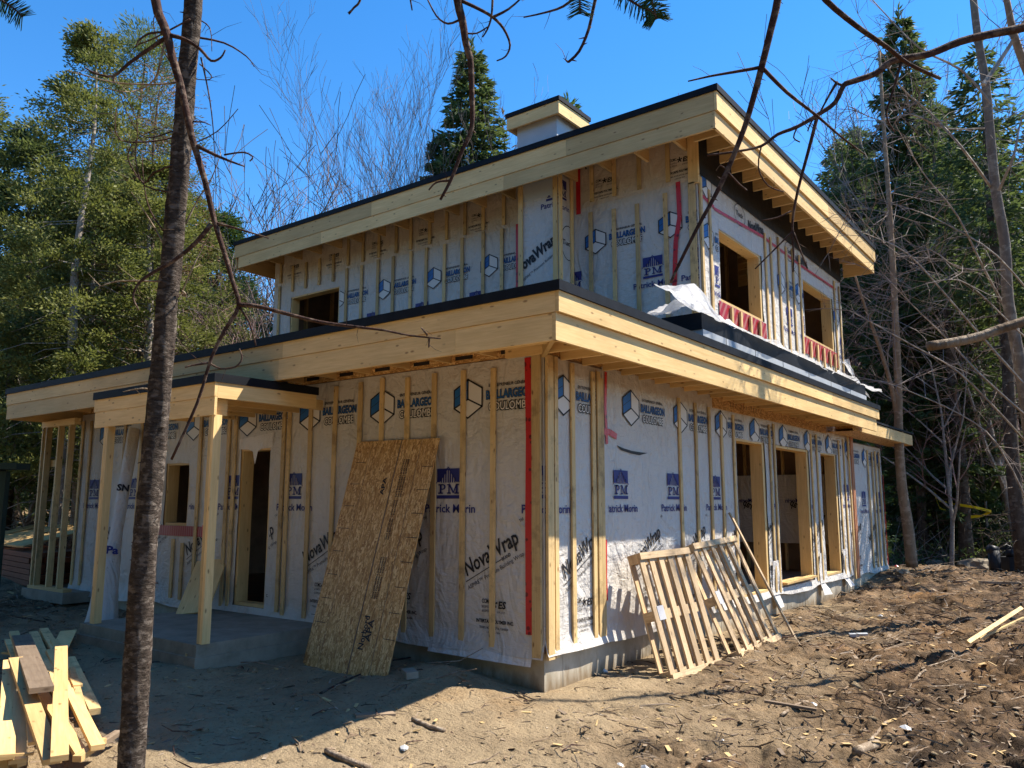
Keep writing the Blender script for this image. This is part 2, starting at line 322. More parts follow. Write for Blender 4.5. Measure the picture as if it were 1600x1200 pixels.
def build_ground():
    fine = np.radians(np.arange(-44, 44, .16)); coarse = np.radians(np.arange(44, 316, 3.0)); th = np.concatenate([fine, coarse])
    rr = [0.35]
    while rr[-1] < 420: rr.append(rr[-1] + max(.018, rr[-1]*.0052 if rr[-1] < 30 else rr[-1]*.03))
    rr = np.array(rr); n = len(th); k = len(rr)
    A, B = np.meshgrid(th, rr); x = CP.x + B*(-np.sin(YAW-A)); y = CP.y + B*np.cos(YAW-A)
    z = ground(x, y)
    V = np.stack([x, y, z], -1).reshape(-1, 3); i = np.arange(k-1)[:,None]*n; j = np.arange(n)[None,:]; j2 = (j+1) % n
    F = np.stack([i+j, i+n+j, i+n+j2, i+j2], -1).reshape(-1, 4)
    V = np.vstack([V, [CP.x, CP.y, float(V[:n,2].mean())]])
    me = rawmesh('ground', V, F[:, ::-1], M['mud'], True)
    s = me.attributes.new('soil', 'FLOAT', 'POINT'); s.data.foreach_set('value', np.append(soil(x, y).ravel(), .5).astype(np.float32))
    r = np.hypot(x-CP.x, y-CP.y); lit = np.clip((r-19)/7 + (vnoise(x*.6, y*.6, 21)-.5), 0, 1)*np.clip((y+6)/3+np.abs(x)/30, 0, 1); lit = np.where((x > 1.5) & (r < 24), lit*.3, lit)
    s = me.attributes.new('litter', 'FLOAT', 'POINT'); s.data.foreach_set('value', np.append(lit.ravel(), 0).astype(np.float32))
    return link('ground', me, kind='structure')
build_ground()
# ------------------------------------------------------------------ lettering
_tc = {}
def text2d(body, size=1.0, bold=0.0, shear=0.0, width=None, space=1.0):
    """flat outline of a line of text: (verts, faces), left baseline at the origin"""
    key = (body, size, bold, shear, width, space)
    if key in _tc: return _tc[key]
    cu = bpy.data.curves.new('t', 'FONT'); cu.body = body; cu.size = size; cu.offset = bold; cu.shear = shear; cu.space_character = space; cu.resolution_u = 2
    o = bpy.data.objects.new('t', cu); COL.objects.link(o); dg = bpy.context.evaluated_depsgraph_get(); dg.update(); me = o.evaluated_get(dg).to_mesh()
    V = np.array([v.co[:2] for v in me.vertices]); F = [tuple(p.vertices) for p in me.polygons]; o.evaluated_get(dg).to_mesh_clear(); bpy.data.objects.remove(o)
    if width: V = V.copy(); V[:,0] *= width/(V[:,0].max()-min(0, V[:,0].min()))
    _tc[key] = (V, F); return V, F
class Print:
    """flat print on a wall: 2D polygons with depth layers, clipped to a range and around the openings"""
    def __init__(s): s.bm = bmesh.new(); s.mats = []
    def poly(s, pts, m, lay=0):
        if m not in s.mats: s.mats.append(m)
        vs_ = [s.bm.verts.new((p[0], -.0009*lay, p[1])) for p in pts]
        try: f = s.bm.faces.new(vs_); f.material_index = s.mats.index(m)
        except ValueError: pass
    def line(s, a, b, wd, m, lay=0):
        a = Vector(a); b = Vector(b); d = (b-a).normalized(); n = Vector((-d.y, d.x))*wd/2; e = d*wd*.4
        s.poly([a-n-e, b-n+e, b+n+e, a+n-e], m, lay)
    def text(s, body, x, z, h, m, width=None, bold=0.0, ang=0.0, shear=0.0, lay=0, mir=False):
        V, F = text2d(body, h/.72, bold, shear, width); c, q = math.cos(ang), math.sin(ang)
        if m not in s.mats: s.mats.append(m)
        mi = s.mats.index(m); sg = -1 if mir else 1
        vv = [s.bm.verts.new((x+sg*(p[0]*c-p[1]*q), -.0009*lay, z+p[0]*q+p[1]*c)) for p in V]
        for f in F:
            try: s.bm.faces.new([vv[i] for i in f]).material_index = mi
            except ValueError: pass
    def cube(s, x, z, h=.2):
        w_ = h*.94; P = {'t': (x, z+h), 'tr': (x+w_, z+h*.5), 'br': (x+w_, z-h*.45), 'b': (x, z-h), 'bl': (x-w_, z-h*.45), 'tl': (x-w_, z+h*.5), 'c': (x, z-h*.02)}
        s.poly([P['tl'], P['bl'], P['c'], P['t']], M['blue'], 1)
        s.poly([P['c'], P['br'], P['tr'], P['t']], M['pwhite'], 1); s.poly([P['bl'], P['b'], P['br'], P['c']], M['pwhite'], 1)
        for a, b in (('t','tr'),('tr','br'),('br','b'),('b','bl'),('bl','tl'),('tl','t'),('t','c'),('c','bl'),('c','br')): s.line(P[a], P[b], h*.085, M['ink'], 2)
        s.line((x-w_, z+h*.03), (x, z+h*.48), h*.03, M['ink'], 2)
    def baill(s, x, z):
        s.text('ENTREPRENEUR GÉNÉRAL', x+.27, z+.10, .032, M['ink'], .52, .001)
        s.text('BAILLARGEON', x+.235, z-.022, .088, M['ink'], .60, .007, lay=1); s.text('BAILLARGEON', x+.235, z-.022, .088, M['blue'], .60, .0005, lay=2)
        s.text('COULOMBE', x+.27, z-.14, .082, M['ink'], .52, .012, lay=1); s.text('COULOMBE', x+.27, z-.14, .082, M['pwhite'], .52, .0015, lay=2)
    def pm(s, x, z):                                                    # x centre, z bottom, about .31 x .32
        k = M['navy']; W_ = .155
        s.poly([(x-W_, z+.17), (x-W_*.72, z+.17), (x, z+.31), (x-W_, z+.31)], k, 1) ; s.poly([(x+W_*.72, z+.17), (x+W_, z+.17), (x+W_, z+.31), (x, z+.31)], k, 1)
        for i in range(7):
            xx = x+(i-3)*.031; hh = .145*(1-abs(i-3)/4.6); s.poly([(xx-.009, z+.165), (xx+.009, z+.165), (xx+.009, z+.165+hh), (xx-.009, z+.165+hh)], k, 1)
        s.line((x-W_*1.08, z+.158), (x, z+.325), .009, k, 2); s.line((x+W_*1.08, z+.158), (x, z+.325), .009, k, 2)
        s.poly([(x-W_, z), (x+W_, z), (x+W_, z+.035), (x-W_, z+.035)], k, 1)
        b = z+.05; t = z+.15
        def rc(a0, b0, a1, b1): s.poly([(x+a0, b0), (x+a1, b0), (x+a1, b1), (x+a0, b1)], k, 2)
        rc(-.115, b, -.088, t); rc(-.135, b, -.07, b+.014); rc(-.135, t-.014, -.07, t)                # P stem and serifs
        ring = [(math.cos(a), math.sin(a)) for a in np.linspace(-math.pi/2, math.pi/2, 9)]
        for (c0, s0), (c1, s1) in zip(ring[:-1], ring[1:]):
            cz = t-.029; s.poly([(x-.07+c0*.038, cz+s0*.029), (x-.07+c1*.038, cz+s1*.029), (x-.07+c1*.015, cz+s1*.017), (x-.07+c0*.015, cz+s0*.017)], k, 2)
        rc(-.09, t-.012, -.07, t); rc(-.09, t-.058, -.07, t-.046)
        rc(.005, b, .022, t); rc(-.012, b, .04, b+.014); rc(-.012, t-.014, .02, t); rc(.105, b, .132, t); rc(.088, b, .15, b+.014); rc(.12, t-.014, .15, t)   # M
        s.poly([(x+.005, t), (x+.03, t), (x+.079, b+.02), (x+.066, b+.005)], k, 2); s.poly([(x+.108, t), (x+.125, t), (x+.079, b+.005), (x+.066, b+.005)], k, 2)
    def nova(s, x, z, wd=.80):
        a = R(28); s.text('NovaWrap', x, z+.07, .155, M['ink'], wd*.94, .004, a, .12); s.text('™', x+.67, z+.07+.52, .05, M['ink'], None, 0, a)
        c, q = math.cos(a), math.sin(a)
        s.line((x+.0, z+.02), (x+.0+.50*c, z+.02+.50*q), .008, M['ink']); s.text('BRAND', x+.515*c, z+.0+.515*q, .033, M['ink'], .12, .001, a)
        s.text('ASPIRE™ Premium Building Wrap', x+.03, z-.06, .042, M['ink'], .78, .0, a)
    def low(s, x, z):
        s.text('CCMC', x, z+.17, .042, M['ink'], .11, .0012); s.text('#13092-L', x, z+.125, .026, M['ink'], .11, .0); s.text('#13093-R', x, z+.085, .026, M['ink'], .11, .0)
        for k in range(5): an = R(90+72*k); s.line((x+.155, z+.17), (x+.155+.035*math.cos(an), z+.17+.035*math.sin(an)), .016, M['ink'])
        s.text('ES', x+.20, z+.13, .068, M['ink'], .10, .003, 0, .15); s.text('ESR-2329', x+.19, z+.085, .018, M['ink'], .10)
        s.text('INTERTAPE POLYMER INC.', x-.07, z-.015, .033, M['ink'], .46, .0015); s.text('TRURO, NOVA SCOTIA, CANADA', x-.03, z-.07, .022, M['ink'], .36, .0005)
        s.text('1-888-898-7834', x+.06, z-.11, .018, M['ink'], .17); s.line((x-.04, z-.15), (x+.36, z-.155), .006, M['ink'])
    def cell(s, x, z=0.0, top=True, midz=0.0):
        if top: s.cube(x, z+2.44); s.baill(x, z+2.44)
        s.pm(x-.26, z+1.42+midz); s.text('Patrick Morin', x-.585, z+1.28+midz, .085, M['navy'], .69, .002)
        s.nova(x+.0, z+.58); s.low(x+.20, z+.24)
    def link(s, name, parent, to3d, lo, hi, holes=(), zlo=-9, zhi=99):
        bm = s.bm
        def cut(co, no):
            g = bm.verts[:]+bm.edges[:]+bm.faces[:]; bmesh.ops.bisect_plane(bm, geom=g, plane_co=co, plane_no=no, dist=1e-5)
        X, Z = (1,0,0), (0,0,1)
        cut((lo,0,0), X); cut((hi,0,0), X); cut((0,0,zlo), Z); cut((0,0,zhi), Z)
        for (a, b, c, d) in holes: cut((a,0,0), X); cut((b,0,0), X); cut((0,0,c), Z); cut((0,0,d), Z)
        dl = []
        for f in bm.faces:
            c = f.calc_center_median()
            if c.x < lo or c.x > hi or c.z < zlo or c.z > zhi or any(a < c.x < b and e < c.z < d for (a, b, e, d) in holes): dl.append(f)
        bmesh.ops.delete(bm, geom=dl, context='FACES')
        for v in bm.verts: v.co = to3d(v.co.x, -v.co.y, v.co.z)
        me = bpy.data.meshes.new(name); bm.to_mesh(me); bm.free()
        for m in s.mats: me.materials.append(m)
        return link(name, me, parent)
# ================================================================== THE HOUSE
house = empty('house_under_construction', (0, 0, -.35), 'unfinished two storey wooden house wrapped in white printed sheeting with flat overhanging roofs', 'house')
LW = lambda off: (lambda s, d, z: Vector((s, -off-d, z)))
RW = lambda off: (lambda s, d, z: Vector((off+d, s, z)))
UL = lambda off: (lambda s, d, z: Vector((s, 3.75-off-d, z)))
def lines(a, b, step, extra):
    if step > 50: return sorted({a, b} | {e for e in extra if a < e < b})
    L = list(np.linspace(a, b, max(2, int(round((b-a)/step))+1)))
    for e in extra:
        if a < e < b: L = [q for q in L if abs(q-e) > step*.45 or q in (a, b)] + [e]
    return sorted(L)
def sheet(name, to3d, s0, s1, z0, z1, holes=(), m='wrap', flare=0.0, drop=0.0, amp=.0065, seed=0, step=.07, parent=None):
    S = lines(s0, s1, step, [h for q in holes for h in q[:2]]); Z = lines(z0, z1, step, [h for q in holes for h in q[2:]])
    V = []; F = []
    for j, z in enumerate(Z):
        for i, q in enumerate(S):
            n = vnoise(np.array(q*2.3+seed), np.array(z*1.7), seed) + .5*vnoise(np.array(q*7.0), np.array(z*4.+seed), seed+1) - .75
            d = amp*float(n); zz = z; qq = q
            t = max(0, 1-(z-z0)/.16)
            if flare:
                f = flare*t*t*(.25+1.3*float(vnoise(np.array(q*1.6+seed*3), np.array(.5), seed+4))); d += f
                if j == 0: zz -= drop*float(vnoise(np.array(q*1.3+seed), np.array(2.5), seed+8))
            for (a, b, c, e) in holes:                                   # roughly cut edges round the openings
                if (abs(q-a) < 1e-6 or abs(q-b) < 1e-6) and c-.01 < z < e+.01: 
                    jt = .035*(float(vnoise(np.array(z*3.1+q), np.array(q), 31))-.35); qq += jt if abs(q-a) < 1e-6 else -jt; d += .01
                if (abs(z-e) < 1e-6) and a-.01 < q < b+.01: zz -= .02*float(vnoise(np.array(q*3.3), np.array(z), 33))
            V.append(to3d(qq, d, zz))
    n = len(S)
    for j in range(len(Z)-1):
        for i in range(n-1):
            cx = (S[i]+S[i+1])/2; cz = (Z[j]+Z[j+1])/2
            if any(a < cx < b and c < cz < e for (a, b, c, e) in holes): continue
            F.append((j*n+i, j*n+i+1, (j+1)*n+i+1, (j+1)*n+i))
    return link(name, rawmesh(name, V, F, M[m], True), parent or house)
def wallcore(name, axis, s0, s1, z0, z1, d0, d1, holes, m):             # solid wall behind the wrap, d from face inwards
    S = lines(s0, s1, 99, [h for q in holes for h in q[:2]]); Z = lines(z0, z1, 99, [h for q in holes for h in q[2:]]); mb = MB()
    for i in range(len(S)-1):
        zs = None
        for j in range(len(Z)-1):
            cx = (S[i]+S[i+1])/2; cz = (Z[j]+Z[j+1])/2
            if any(a < cx < b and c < cz < e for (a, b, c, e) in holes): continue
            if axis == 'x': mb.box((S[i], d0, Z[j]), (S[i+1], d1, Z[j+1]), M[m])
            else: mb.box((d0, S[i], Z[j]), (d1, S[i+1], Z[j+1]), M[m])
    return mb.link(name, house)
# openings: (s0, s1, z0, z1)
HL = [(-6.66,-6.04,1.05,1.94), (-4.86,-4.2,.08,2.08)]
HR = [(4.75,5.93,.06,2.30), (6.42,8.10,.09,2.29), (8.78,9.82,.07,2.30)]
HU = [(-8.93,-7.42,4.3,5.55)]
HUR = [(4.42,6.17,4.24,5.34), (8.28,10.18,4.36,5.46)]
# foundation
mb = MB(); c = M['concrete']
mb.box((-9.4,.012,-1.2),(-.25,.26,-.002), c); mb.box((-.25,.01,-1.2),(-.012,10.86,-.002), c); mb.box((-.25,10.87,-1.2),(-.02,13.5,-.02), c); mb.box((-9.4,.26,-1.2),(-9.2,12,-.01), c)
for y in (.32,.94,1.9,2.6,3.3,4.1,5.0,5.9,6.7,7.6,8.5,9.4,10.2): mb.box((-.012,y-.004,-1.2),(-.0085,y+.004,-.006), c)
mb.link('foundation', house)
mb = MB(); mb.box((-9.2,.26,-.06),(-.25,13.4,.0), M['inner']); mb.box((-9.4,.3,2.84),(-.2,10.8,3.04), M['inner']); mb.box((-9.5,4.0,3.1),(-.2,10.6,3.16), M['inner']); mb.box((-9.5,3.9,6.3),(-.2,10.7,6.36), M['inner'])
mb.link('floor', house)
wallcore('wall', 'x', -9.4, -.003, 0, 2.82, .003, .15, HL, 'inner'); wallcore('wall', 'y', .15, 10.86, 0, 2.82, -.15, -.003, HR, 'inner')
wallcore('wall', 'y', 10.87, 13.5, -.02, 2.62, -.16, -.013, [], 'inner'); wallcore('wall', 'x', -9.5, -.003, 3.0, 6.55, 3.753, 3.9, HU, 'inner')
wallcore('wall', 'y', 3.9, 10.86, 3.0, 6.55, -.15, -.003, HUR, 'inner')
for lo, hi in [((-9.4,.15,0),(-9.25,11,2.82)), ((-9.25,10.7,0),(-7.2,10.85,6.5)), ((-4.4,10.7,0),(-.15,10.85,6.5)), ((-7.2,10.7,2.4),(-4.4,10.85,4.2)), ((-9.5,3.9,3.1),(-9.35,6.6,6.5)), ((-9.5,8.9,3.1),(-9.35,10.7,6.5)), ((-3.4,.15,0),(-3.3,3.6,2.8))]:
    mb = MB(); mb.box(lo, hi, M['inner']); mb.link('rear_wall', house)  # gaps left in these unseen walls to let daylight into the rooms
for k in range(13): mb = MB(); x = -8.9+k*.61; mb.box((x,10.6,3.2),(x+.04,10.69,6.3), M['wood']); mb.link('wall_stud', house)
for k in range(9): mb = MB(); y = 4.4+k*.7; mb.box((-9.34,y,3.2),(-9.25,y+.04,6.3), M['wood']); mb.link('wall_stud', house)
for k in range(16): mb = MB(); y = 4.2+k*.41; mb.box((-9.2,y,6.08),(-.17,y+.04,6.295), M['wood']); mb.link('ceiling_joist', house)
for k in range(12): mb = MB(); x = -4.6+k*.41; mb.box((x,10.60,.0),(x+.04,10.69,2.8), M['wood']); mb.link('wall_stud', house)
for k in range(14): mb = MB(); y = .6+k*.72; mb.box((-9.2,y,2.6),(-.17,y+.04,2.835), M['wood']); mb.link('ceiling_joist', house)
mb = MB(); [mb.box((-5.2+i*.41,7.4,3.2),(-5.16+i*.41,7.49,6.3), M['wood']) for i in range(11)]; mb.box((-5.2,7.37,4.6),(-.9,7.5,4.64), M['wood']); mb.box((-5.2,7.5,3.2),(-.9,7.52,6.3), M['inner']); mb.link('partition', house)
mb = MB(); [mb.box((-.9,6.4+i*.41,3.2),(-.81,6.44+i*.41,6.3), M['wood']) for i in range(0)]; 
# inner sheet seen through the tall openings, print in reverse
ip = sheet('house_wrap', lambda s, d, z: Vector((s, 10.55-d, z)), -3.2, -.3, .55, 1.95, m='flap', amp=.02)
pr = Print(); 
for x in (-.55, -1.55, -2.5): pr.text('Patrick Morin', x, 1.38, .085, M['navy'], .69, .002, mir=True); pr.text('NovaWrap', x+.05, .98, .155, M['ink'], .75, .004, R(28), .12, mir=True)
pr.link('printed_lettering', ip, lambda s, d, z: Vector((s, 10.52-d, z)), -3.2, -.3)
mb = MB(); [mb.box((-2.8, 5.0+.41*i, 0), (-2.71, 5.04+.41*i, 2.8), M['wood']) for i in range(3)]; mb.link('partition', house)
# wraps
wl = sheet('house_wrap', LW(.006), -9.38, .012, .0, 2.81, HL, flare=.05, drop=.09, seed=1)
sheet('wrap_flap', LW(.02), -1.4, -.12, -.09, .05, flare=.06, drop=.06, seed=5, m='flap', step=.05, parent=wl)
wr1 = sheet('house_wrap', RW(.006), -.012, 1.16, .0, 2.80, (), flare=.05, drop=.05, seed=2)
wr2 = sheet('house_wrap', RW(.010), 1.08, 10.86, .0, 2.83, HR, flare=.045, drop=.07, seed=3)
ww = sheet('house_wrap', RW(.000), 10.87, 13.5, -.04, 2.60, (), flare=.04, drop=.08, seed=4)
wu = sheet('house_wrap', UL(.006), -9.5, .012, 3.1, 5.88, HU, seed=6)
wu2 = sheet('house_wrap', UL(.010), -9.5, .014, 5.84, 6.56, (), m='wrapup', seed=7)
wur = sheet('house_wrap', RW(.008), 3.73, 10.86, 3.2, 6.02, HUR, seed=8)
for (k, par, fn, offs, lo, hi, holes, cells) in [
    ('L', wl, LW(.0135), 0, -9.38, .0, HL, [-.94-1.265*i for i in range(7)]+[.325]),
    ('R1', wr1, RW(.0135), 0, 0, 1.10, (), [.325-1.265*0, -.94]),
    ('R2', wr2, RW(.0175), 0, 1.17, 10.85, HR, [1.70+1.277*i for i in range(8)]),
    ('W', ww, RW(.0075), 0, 10.9, 13.5, (), [10.75, 12.0, 13.25])]:
    pr = Print(); 
    for x in cells: pr.cell(x, -.12 if k == 'W' else 0)
    pr.link('printed_lettering', par, fn, lo, hi, holes)
pr = Print()
for i in range(7):
    x = -7.46+1.255*i if i < 4 else None
    if x: pr.cube(x, 5.27, .19); pr.baill(x, 5.27); pr.pm(x-.27, 4.56); pr.text('Patrick Morin', x-.58, 4.44, .085, M['navy'], .69, .002)
for x in (-1.64, -.41): pr.cube(x, 5.27, .19); pr.baill(x, 5.27)
for x in (-2.05, -.70, .05): pr.pm(x, 4.55); pr.text('Patrick Morin', x-.32, 4.42, .085, M['navy'], .69, .002)
pr.link('printed_lettering', wu, UL(.014), -9.48, .0, HU, 3.1, 5.84)
pr = Print()
for i in range(9): pr.low(-9.0+1.23*i, 6.02)
pr.text('NovaWrap', -1.8, 6.45, .15, M['ink'], .7, .006, R(28), .12); pr.link('printed_lettering', wu2, UL(.018), -9.48, .0, (), 5.9, 6.5)
pr = Print()
for y in (4.05, 7.10, 8.0, 10.4): pr.cube(y, 5.1, .19); pr.baill(y, 5.1); pr.pm(y+.35, 4.42); pr.text('Patrick Morin', y+.02, 4.28, .085, M['navy'], .69, .002)
pr.cube(4.05, 5.84, .19)
for k, y in enumerate((5.3, 7.6)): 
    ring = [(y+.22*math.cos(a)*1.0, 5.78+.17*math.sin(a)) for a in np.linspace(0, 2*math.pi, 25)]
    for a, b in zip(ring[:-1], ring[1:]): pr.line(a, b, .012, M['ink'])
    pr.text('Tuck', y-.15, 5.75, .08, M['ink'], .3, .003); pr.text('NovaWrap', y+.35, 5.66, .14, M['ink'], .7, .01, R(8), .12)
pr.link('printed_lettering', wur, RW(.016), 3.76, 10.8, HUR, 3.2, 5.95)
# chase standing proud of the upper wall, and the chimney box above the roof
mb = MB(); mb.box((-2.80,3.36,3.1),(-2.05,3.745,6.5), M['wrap']); chase = mb.link('chimney_chase', house)
mb = MB(); mb.box((-2.803,3.355,6.02),(-2.045,3.36,6.5), M['drywall']); mb.link('chase_board', chase)
pr = Print(); pr.text('NovaWrap', -2.83, 4.86, .17, M['ink'], .85, .011, R(28), .12); pr.text('ASPIRE™ Premium Building Wrap', -2.72, 4.74, .045, M['ink'], .82, 0, R(28)); pr.text('Patrick Morin', -2.38, 5.82, .085, M['navy'], .69, .002)
pr.low(-2.70, 4.46); pr.cube(-2.93, 5.3, .19); pr.pm(-2.12, 5.93); pr.link('printed_lettering', chase, lambda s, d, z: Vector((s, 3.354-d, z)), -2.8, -2.05, (), 3.3, 6.015)
pr = Print(); pr.text('Patrick Morin', 2.96, 5.79, .085, M['navy'], .69, .002); pr.pm(3.42, 5.95); pr.text('Tuck', 3.45, 5.25, .08, M['ink'], .3, .003)
ring = [(3.62+.2*math.cos(a), 5.29+.27*math.sin(a)) for a in np.linspace(0, 2*math.pi, 25)]
for a, b in zip(ring[:-1], ring[1:]): pr.line(a, b, .014, M['ink'])
pr.link('printed_lettering', chase, lambda s, d, z: Vector((-2.048+d, s, z)), 3.36, 3.745, (), 3.3, 6.4)
mb = MB(); mb.box((-2.86,3.4,6.6),(-2.10,4.05,7.30), M['drywall']); chim = mb.link('chimney', house); bevel(chim)
mb = MB(); mb.box((-2.98,3.28,7.26),(-2.02,3.318,7.46), M['wood']); mb.box((-2.02,3.28,7.26),(-1.982,4.17,7.46), M['wood']); mb.box((-2.98,4.13,7.26),(-2.02,4.168,7.46), M['wood']); mb.box((-2.98,3.318,7.26),(-2.942,4.13,7.46), M['wood']); mb.box((-2.94,3.32,7.30),(-2.02,4.13,7.33), M['osb'])
mb.link('cap_fascia', chim); mb = MB(); mb.box((-3.0,3.26,7.462),(-1.962,4.19,7.53), M['black']); mb.link('cap_membrane', chim)
# openings: jambs of lumber
def jamb(name, axis, h, d0, d1, t=.038):
    a, b, c, e = h; mb = MB()
    P = (lambda s0, z0, s1, z1: mb.box((s0, d0, z0), (s1, d1, z1), M['wood'])) if axis == 'x' else (lambda s0, z0, s1, z1: mb.box((d0, s0, z0), (d1, s1, z1), M['wood']))
    P(a, c, a+t, e); P(b-t, c, b, e); P(a+t, e-t, b-t, e); P(a+t, c, b-t, c+t); P(b-t-.05, c+t, b-t-.002, e-t) if axis == 'y' else None
    return mb.link(name, house)
jamb('window_frame', 'x', HL[0], .0, .17); jamb('door_frame', 'x', HL[1], .0, .17)
for h in HR: jamb('door_frame', 'y', h, -.19, .002)
jamb('window_frame', 'x', HU[0], 3.75, 3.93)
for h in HUR: jamb('window_frame', 'y', h, -.19, .002)
# roofs
def slabroof(nm, x0, x1, y0, y1, z0, z1):
    mb = MB(); mb.box((x0+.04, y0+.04, z0), (x1-.04, y1, z1-.02), M['osb']); r = mb.link(nm, house)
    mb = MB(); mb.box((x0-.02, y0-.022, z1-.02), (x1+.022, y1+.01, z1+.012), M['black']); mb.box((x0-.02, y0-.022, z1-.075), (x1+.022, y0-.004, z1-.02), M['black']); mb.box((x1+.004, y0-.004, z1-.075), (x1+.022, y1+.01, z1-.02), M['black']); mb.box((x0-.02, y0-.004, z1-.075), (x0-.004, y1+.01, z1-.02), M['black'])
    mb.link('roof_membrane', r); return r
slabroof('lower_roof', -10.0, .82, -.95, 9.92, 3.08, 3.185); slabroof('upper_roof', -9.86, .65, 2.98, 11.25, 6.58, 6.70)
def fascia(a, b, wdir, z0, z1, joints=(), m='wood'):
    """boards end to end along a straight line from a to b (xy), thickness towards wdir"""
    a = Vector(a); b = Vector(b); L = (b-a).length; d = (b-a)/L; js = [0]+list(joints)+[L]
    for p, q in zip(js[:-1], js[1:]):
        A = a+d*(p+.001); B = a+d*(q-.001); W = Vector(wdir); x = sorted((A.x, B.x, A.x+W.x, B.x+W.x)); y = sorted((A.y, B.y, A.y+W.y, B.y+W.y))
        mb = MB(); mb.box((x[0], y[0], z0), (x[-1], y[-1], z1), M[m]); bevel(mb.link('fascia_board', house), .003)
T = .036
fascia((-10.0,-.95),(.784,-.95),(0,T), 2.934, 3.11, (2.9,7.2)); fascia((-9.98,-.938),(-2.87,-.938),(0,T), 2.70, 2.930, (4.3,)); fascia((-2.87,-.942),(.784,-.942),(0,T), 2.70, 2.930, (2.56,))
mb = MB(); mb.box((-3.6,-.93,2.72),(-2.84,-.925,2.945), M['foam']); mb.link('flashing_sheet', house)
fascia((.82,-.95),(.82,9.9),(-T,0), 2.934, 3.11, (3.9,7.8)); fascia((.786,-.946),(.786,9.8),(-T,0), 2.70, 2.930, (4.6,))
mb = MB(); mb.box((-10.0,-.9,2.70),(-9.97,3.2,3.11), M['wood']); mb.link('fascia_board', house)
fascia((-9.86,2.98),(.612,2.98),(0,T), 6.365, 6.625, (4.1,8.2)); fascia((-9.72,2.992),(.612,2.992),(0,T), 6.13, 6.361, (2.6,6.9)); fascia((.65,2.98),(.65,11.25),(-T,0), 6.365, 6.625, (4.9,)); fascia((.615,2.984),(.615,11.2),(-T,0), 6.13, 6.361, (3.2,))
mb = MB(); mb.box((-9.86,3.02,6.14),(-9.83,6,6.62), M['wood']); mb.link('fascia_board', house); mb = MB(); mb.box((-.0,11.2,6.13),(.61,11.236,6.6), M['wood']); mb.link('fascia_board', house)
def tail(lo, hi, m='wood'): mb = MB(); mb.box(lo, hi, M[m]); return mb.link('rafter_tail', house)
for i in range(15): x = -.59-.61*i; tail((x-.02,-.90,2.84),(x+.02,-.004,3.075))
for i in range(25): y = -.5+.405*i; tail((.004 if y > 0 else -.38, y-.02,2.79),(.748,y+.02,3.075)) 
mb = MB(); mb.bar((.75,-.90,2.78),(.0,.0,2.82), .04, .09, M['wood']); mb.link('rafter_tail', house)
for i in range(16): x = -.13-.607*i; (tail((x-.02,3.03,6.29),(x+.02,3.745,6.575)) if not -2.8 < x < -2.05 else None)
for i in range(18): y = 3.2+.45*i; tail((.032,y-.02,6.35),(.576,y+.02,6.575))
# rim of printed joists above the lower walls
mb = MB(); mb.box((-9.4,-.002,2.822),(-.003,.10,3.075), M['osb']); mb.box((-.10,.0,2.825),(-.002,10.8,3.075), M['osb']); rim = mb.link('rim_joist', house)
pr = Print()
for i in range(12):
    for k in range(2): x = -.5-.61*i+.09*k*2; pr.poly([(x-.02,2.86+k*.07),(x+.22,2.86+k*.07),(x+.22,2.9+k*.07),(x-.02,2.9+k*.07)], M['ink'])
pr.link('printed_lettering', rim, LW(.004), -9.3, -.01)
pr = Print()
for i in range(22): y = .1+.405*i; pr.poly([(y,2.9),(y+.2,2.9),(y+.2,2.95),(y,2.95)], M['ink']); 
pr.link('printed_lettering', rim, RW(.001), 0, 10.7)
mb = MB(); mb.box((.004,4.0,2.66),(.022,9.25,2.835), M['osb']); rb = mb.link('soffit_board', house)
pr = Print(); pr.text('DIMENSION LUMBER', 8.2, 2.72, .06, M['ink'], 1.6, .002, mir=True); pr.text('PANEL FACE', 5.6, 2.72, .04, M['ink'], .8, .001, mir=True)
pr.bm.clear(); [pr.line((4.5+.1*i, 2.73), (4.52+.1*i, 2.79), .014, M['ink']) for i in range(14) if i % 4]; pr.link('printed_lettering', rb, RW(.0235), 4, 9.2)
mb = MB(); mb.box((.022,3.77,5.94),(.03,10.86,6.57), M['blackcloth']); bc = mb.link('black_underlay', house)
# wing roof at the far end
mb = MB(); mb.box((-.3,9.95,2.80),(.5,14.3,2.95), M['osb']); wrf = mb.link('wing_roof', house)
mb = MB(); mb.box((-.3,9.95,2.952),(.56,14.34,2.99), M['black']); mb.link('roof_membrane', wrf)
mb = MB(); mb.box((.504,9.2,2.70),(.54,14.3,2.93), M['wood']); mb.link('fascia_board', wrf); mb = MB(); mb.box((.02,9.3,2.69),(.50,14.28,2.70), M['osb']); mb.link('soffit_board', wrf)
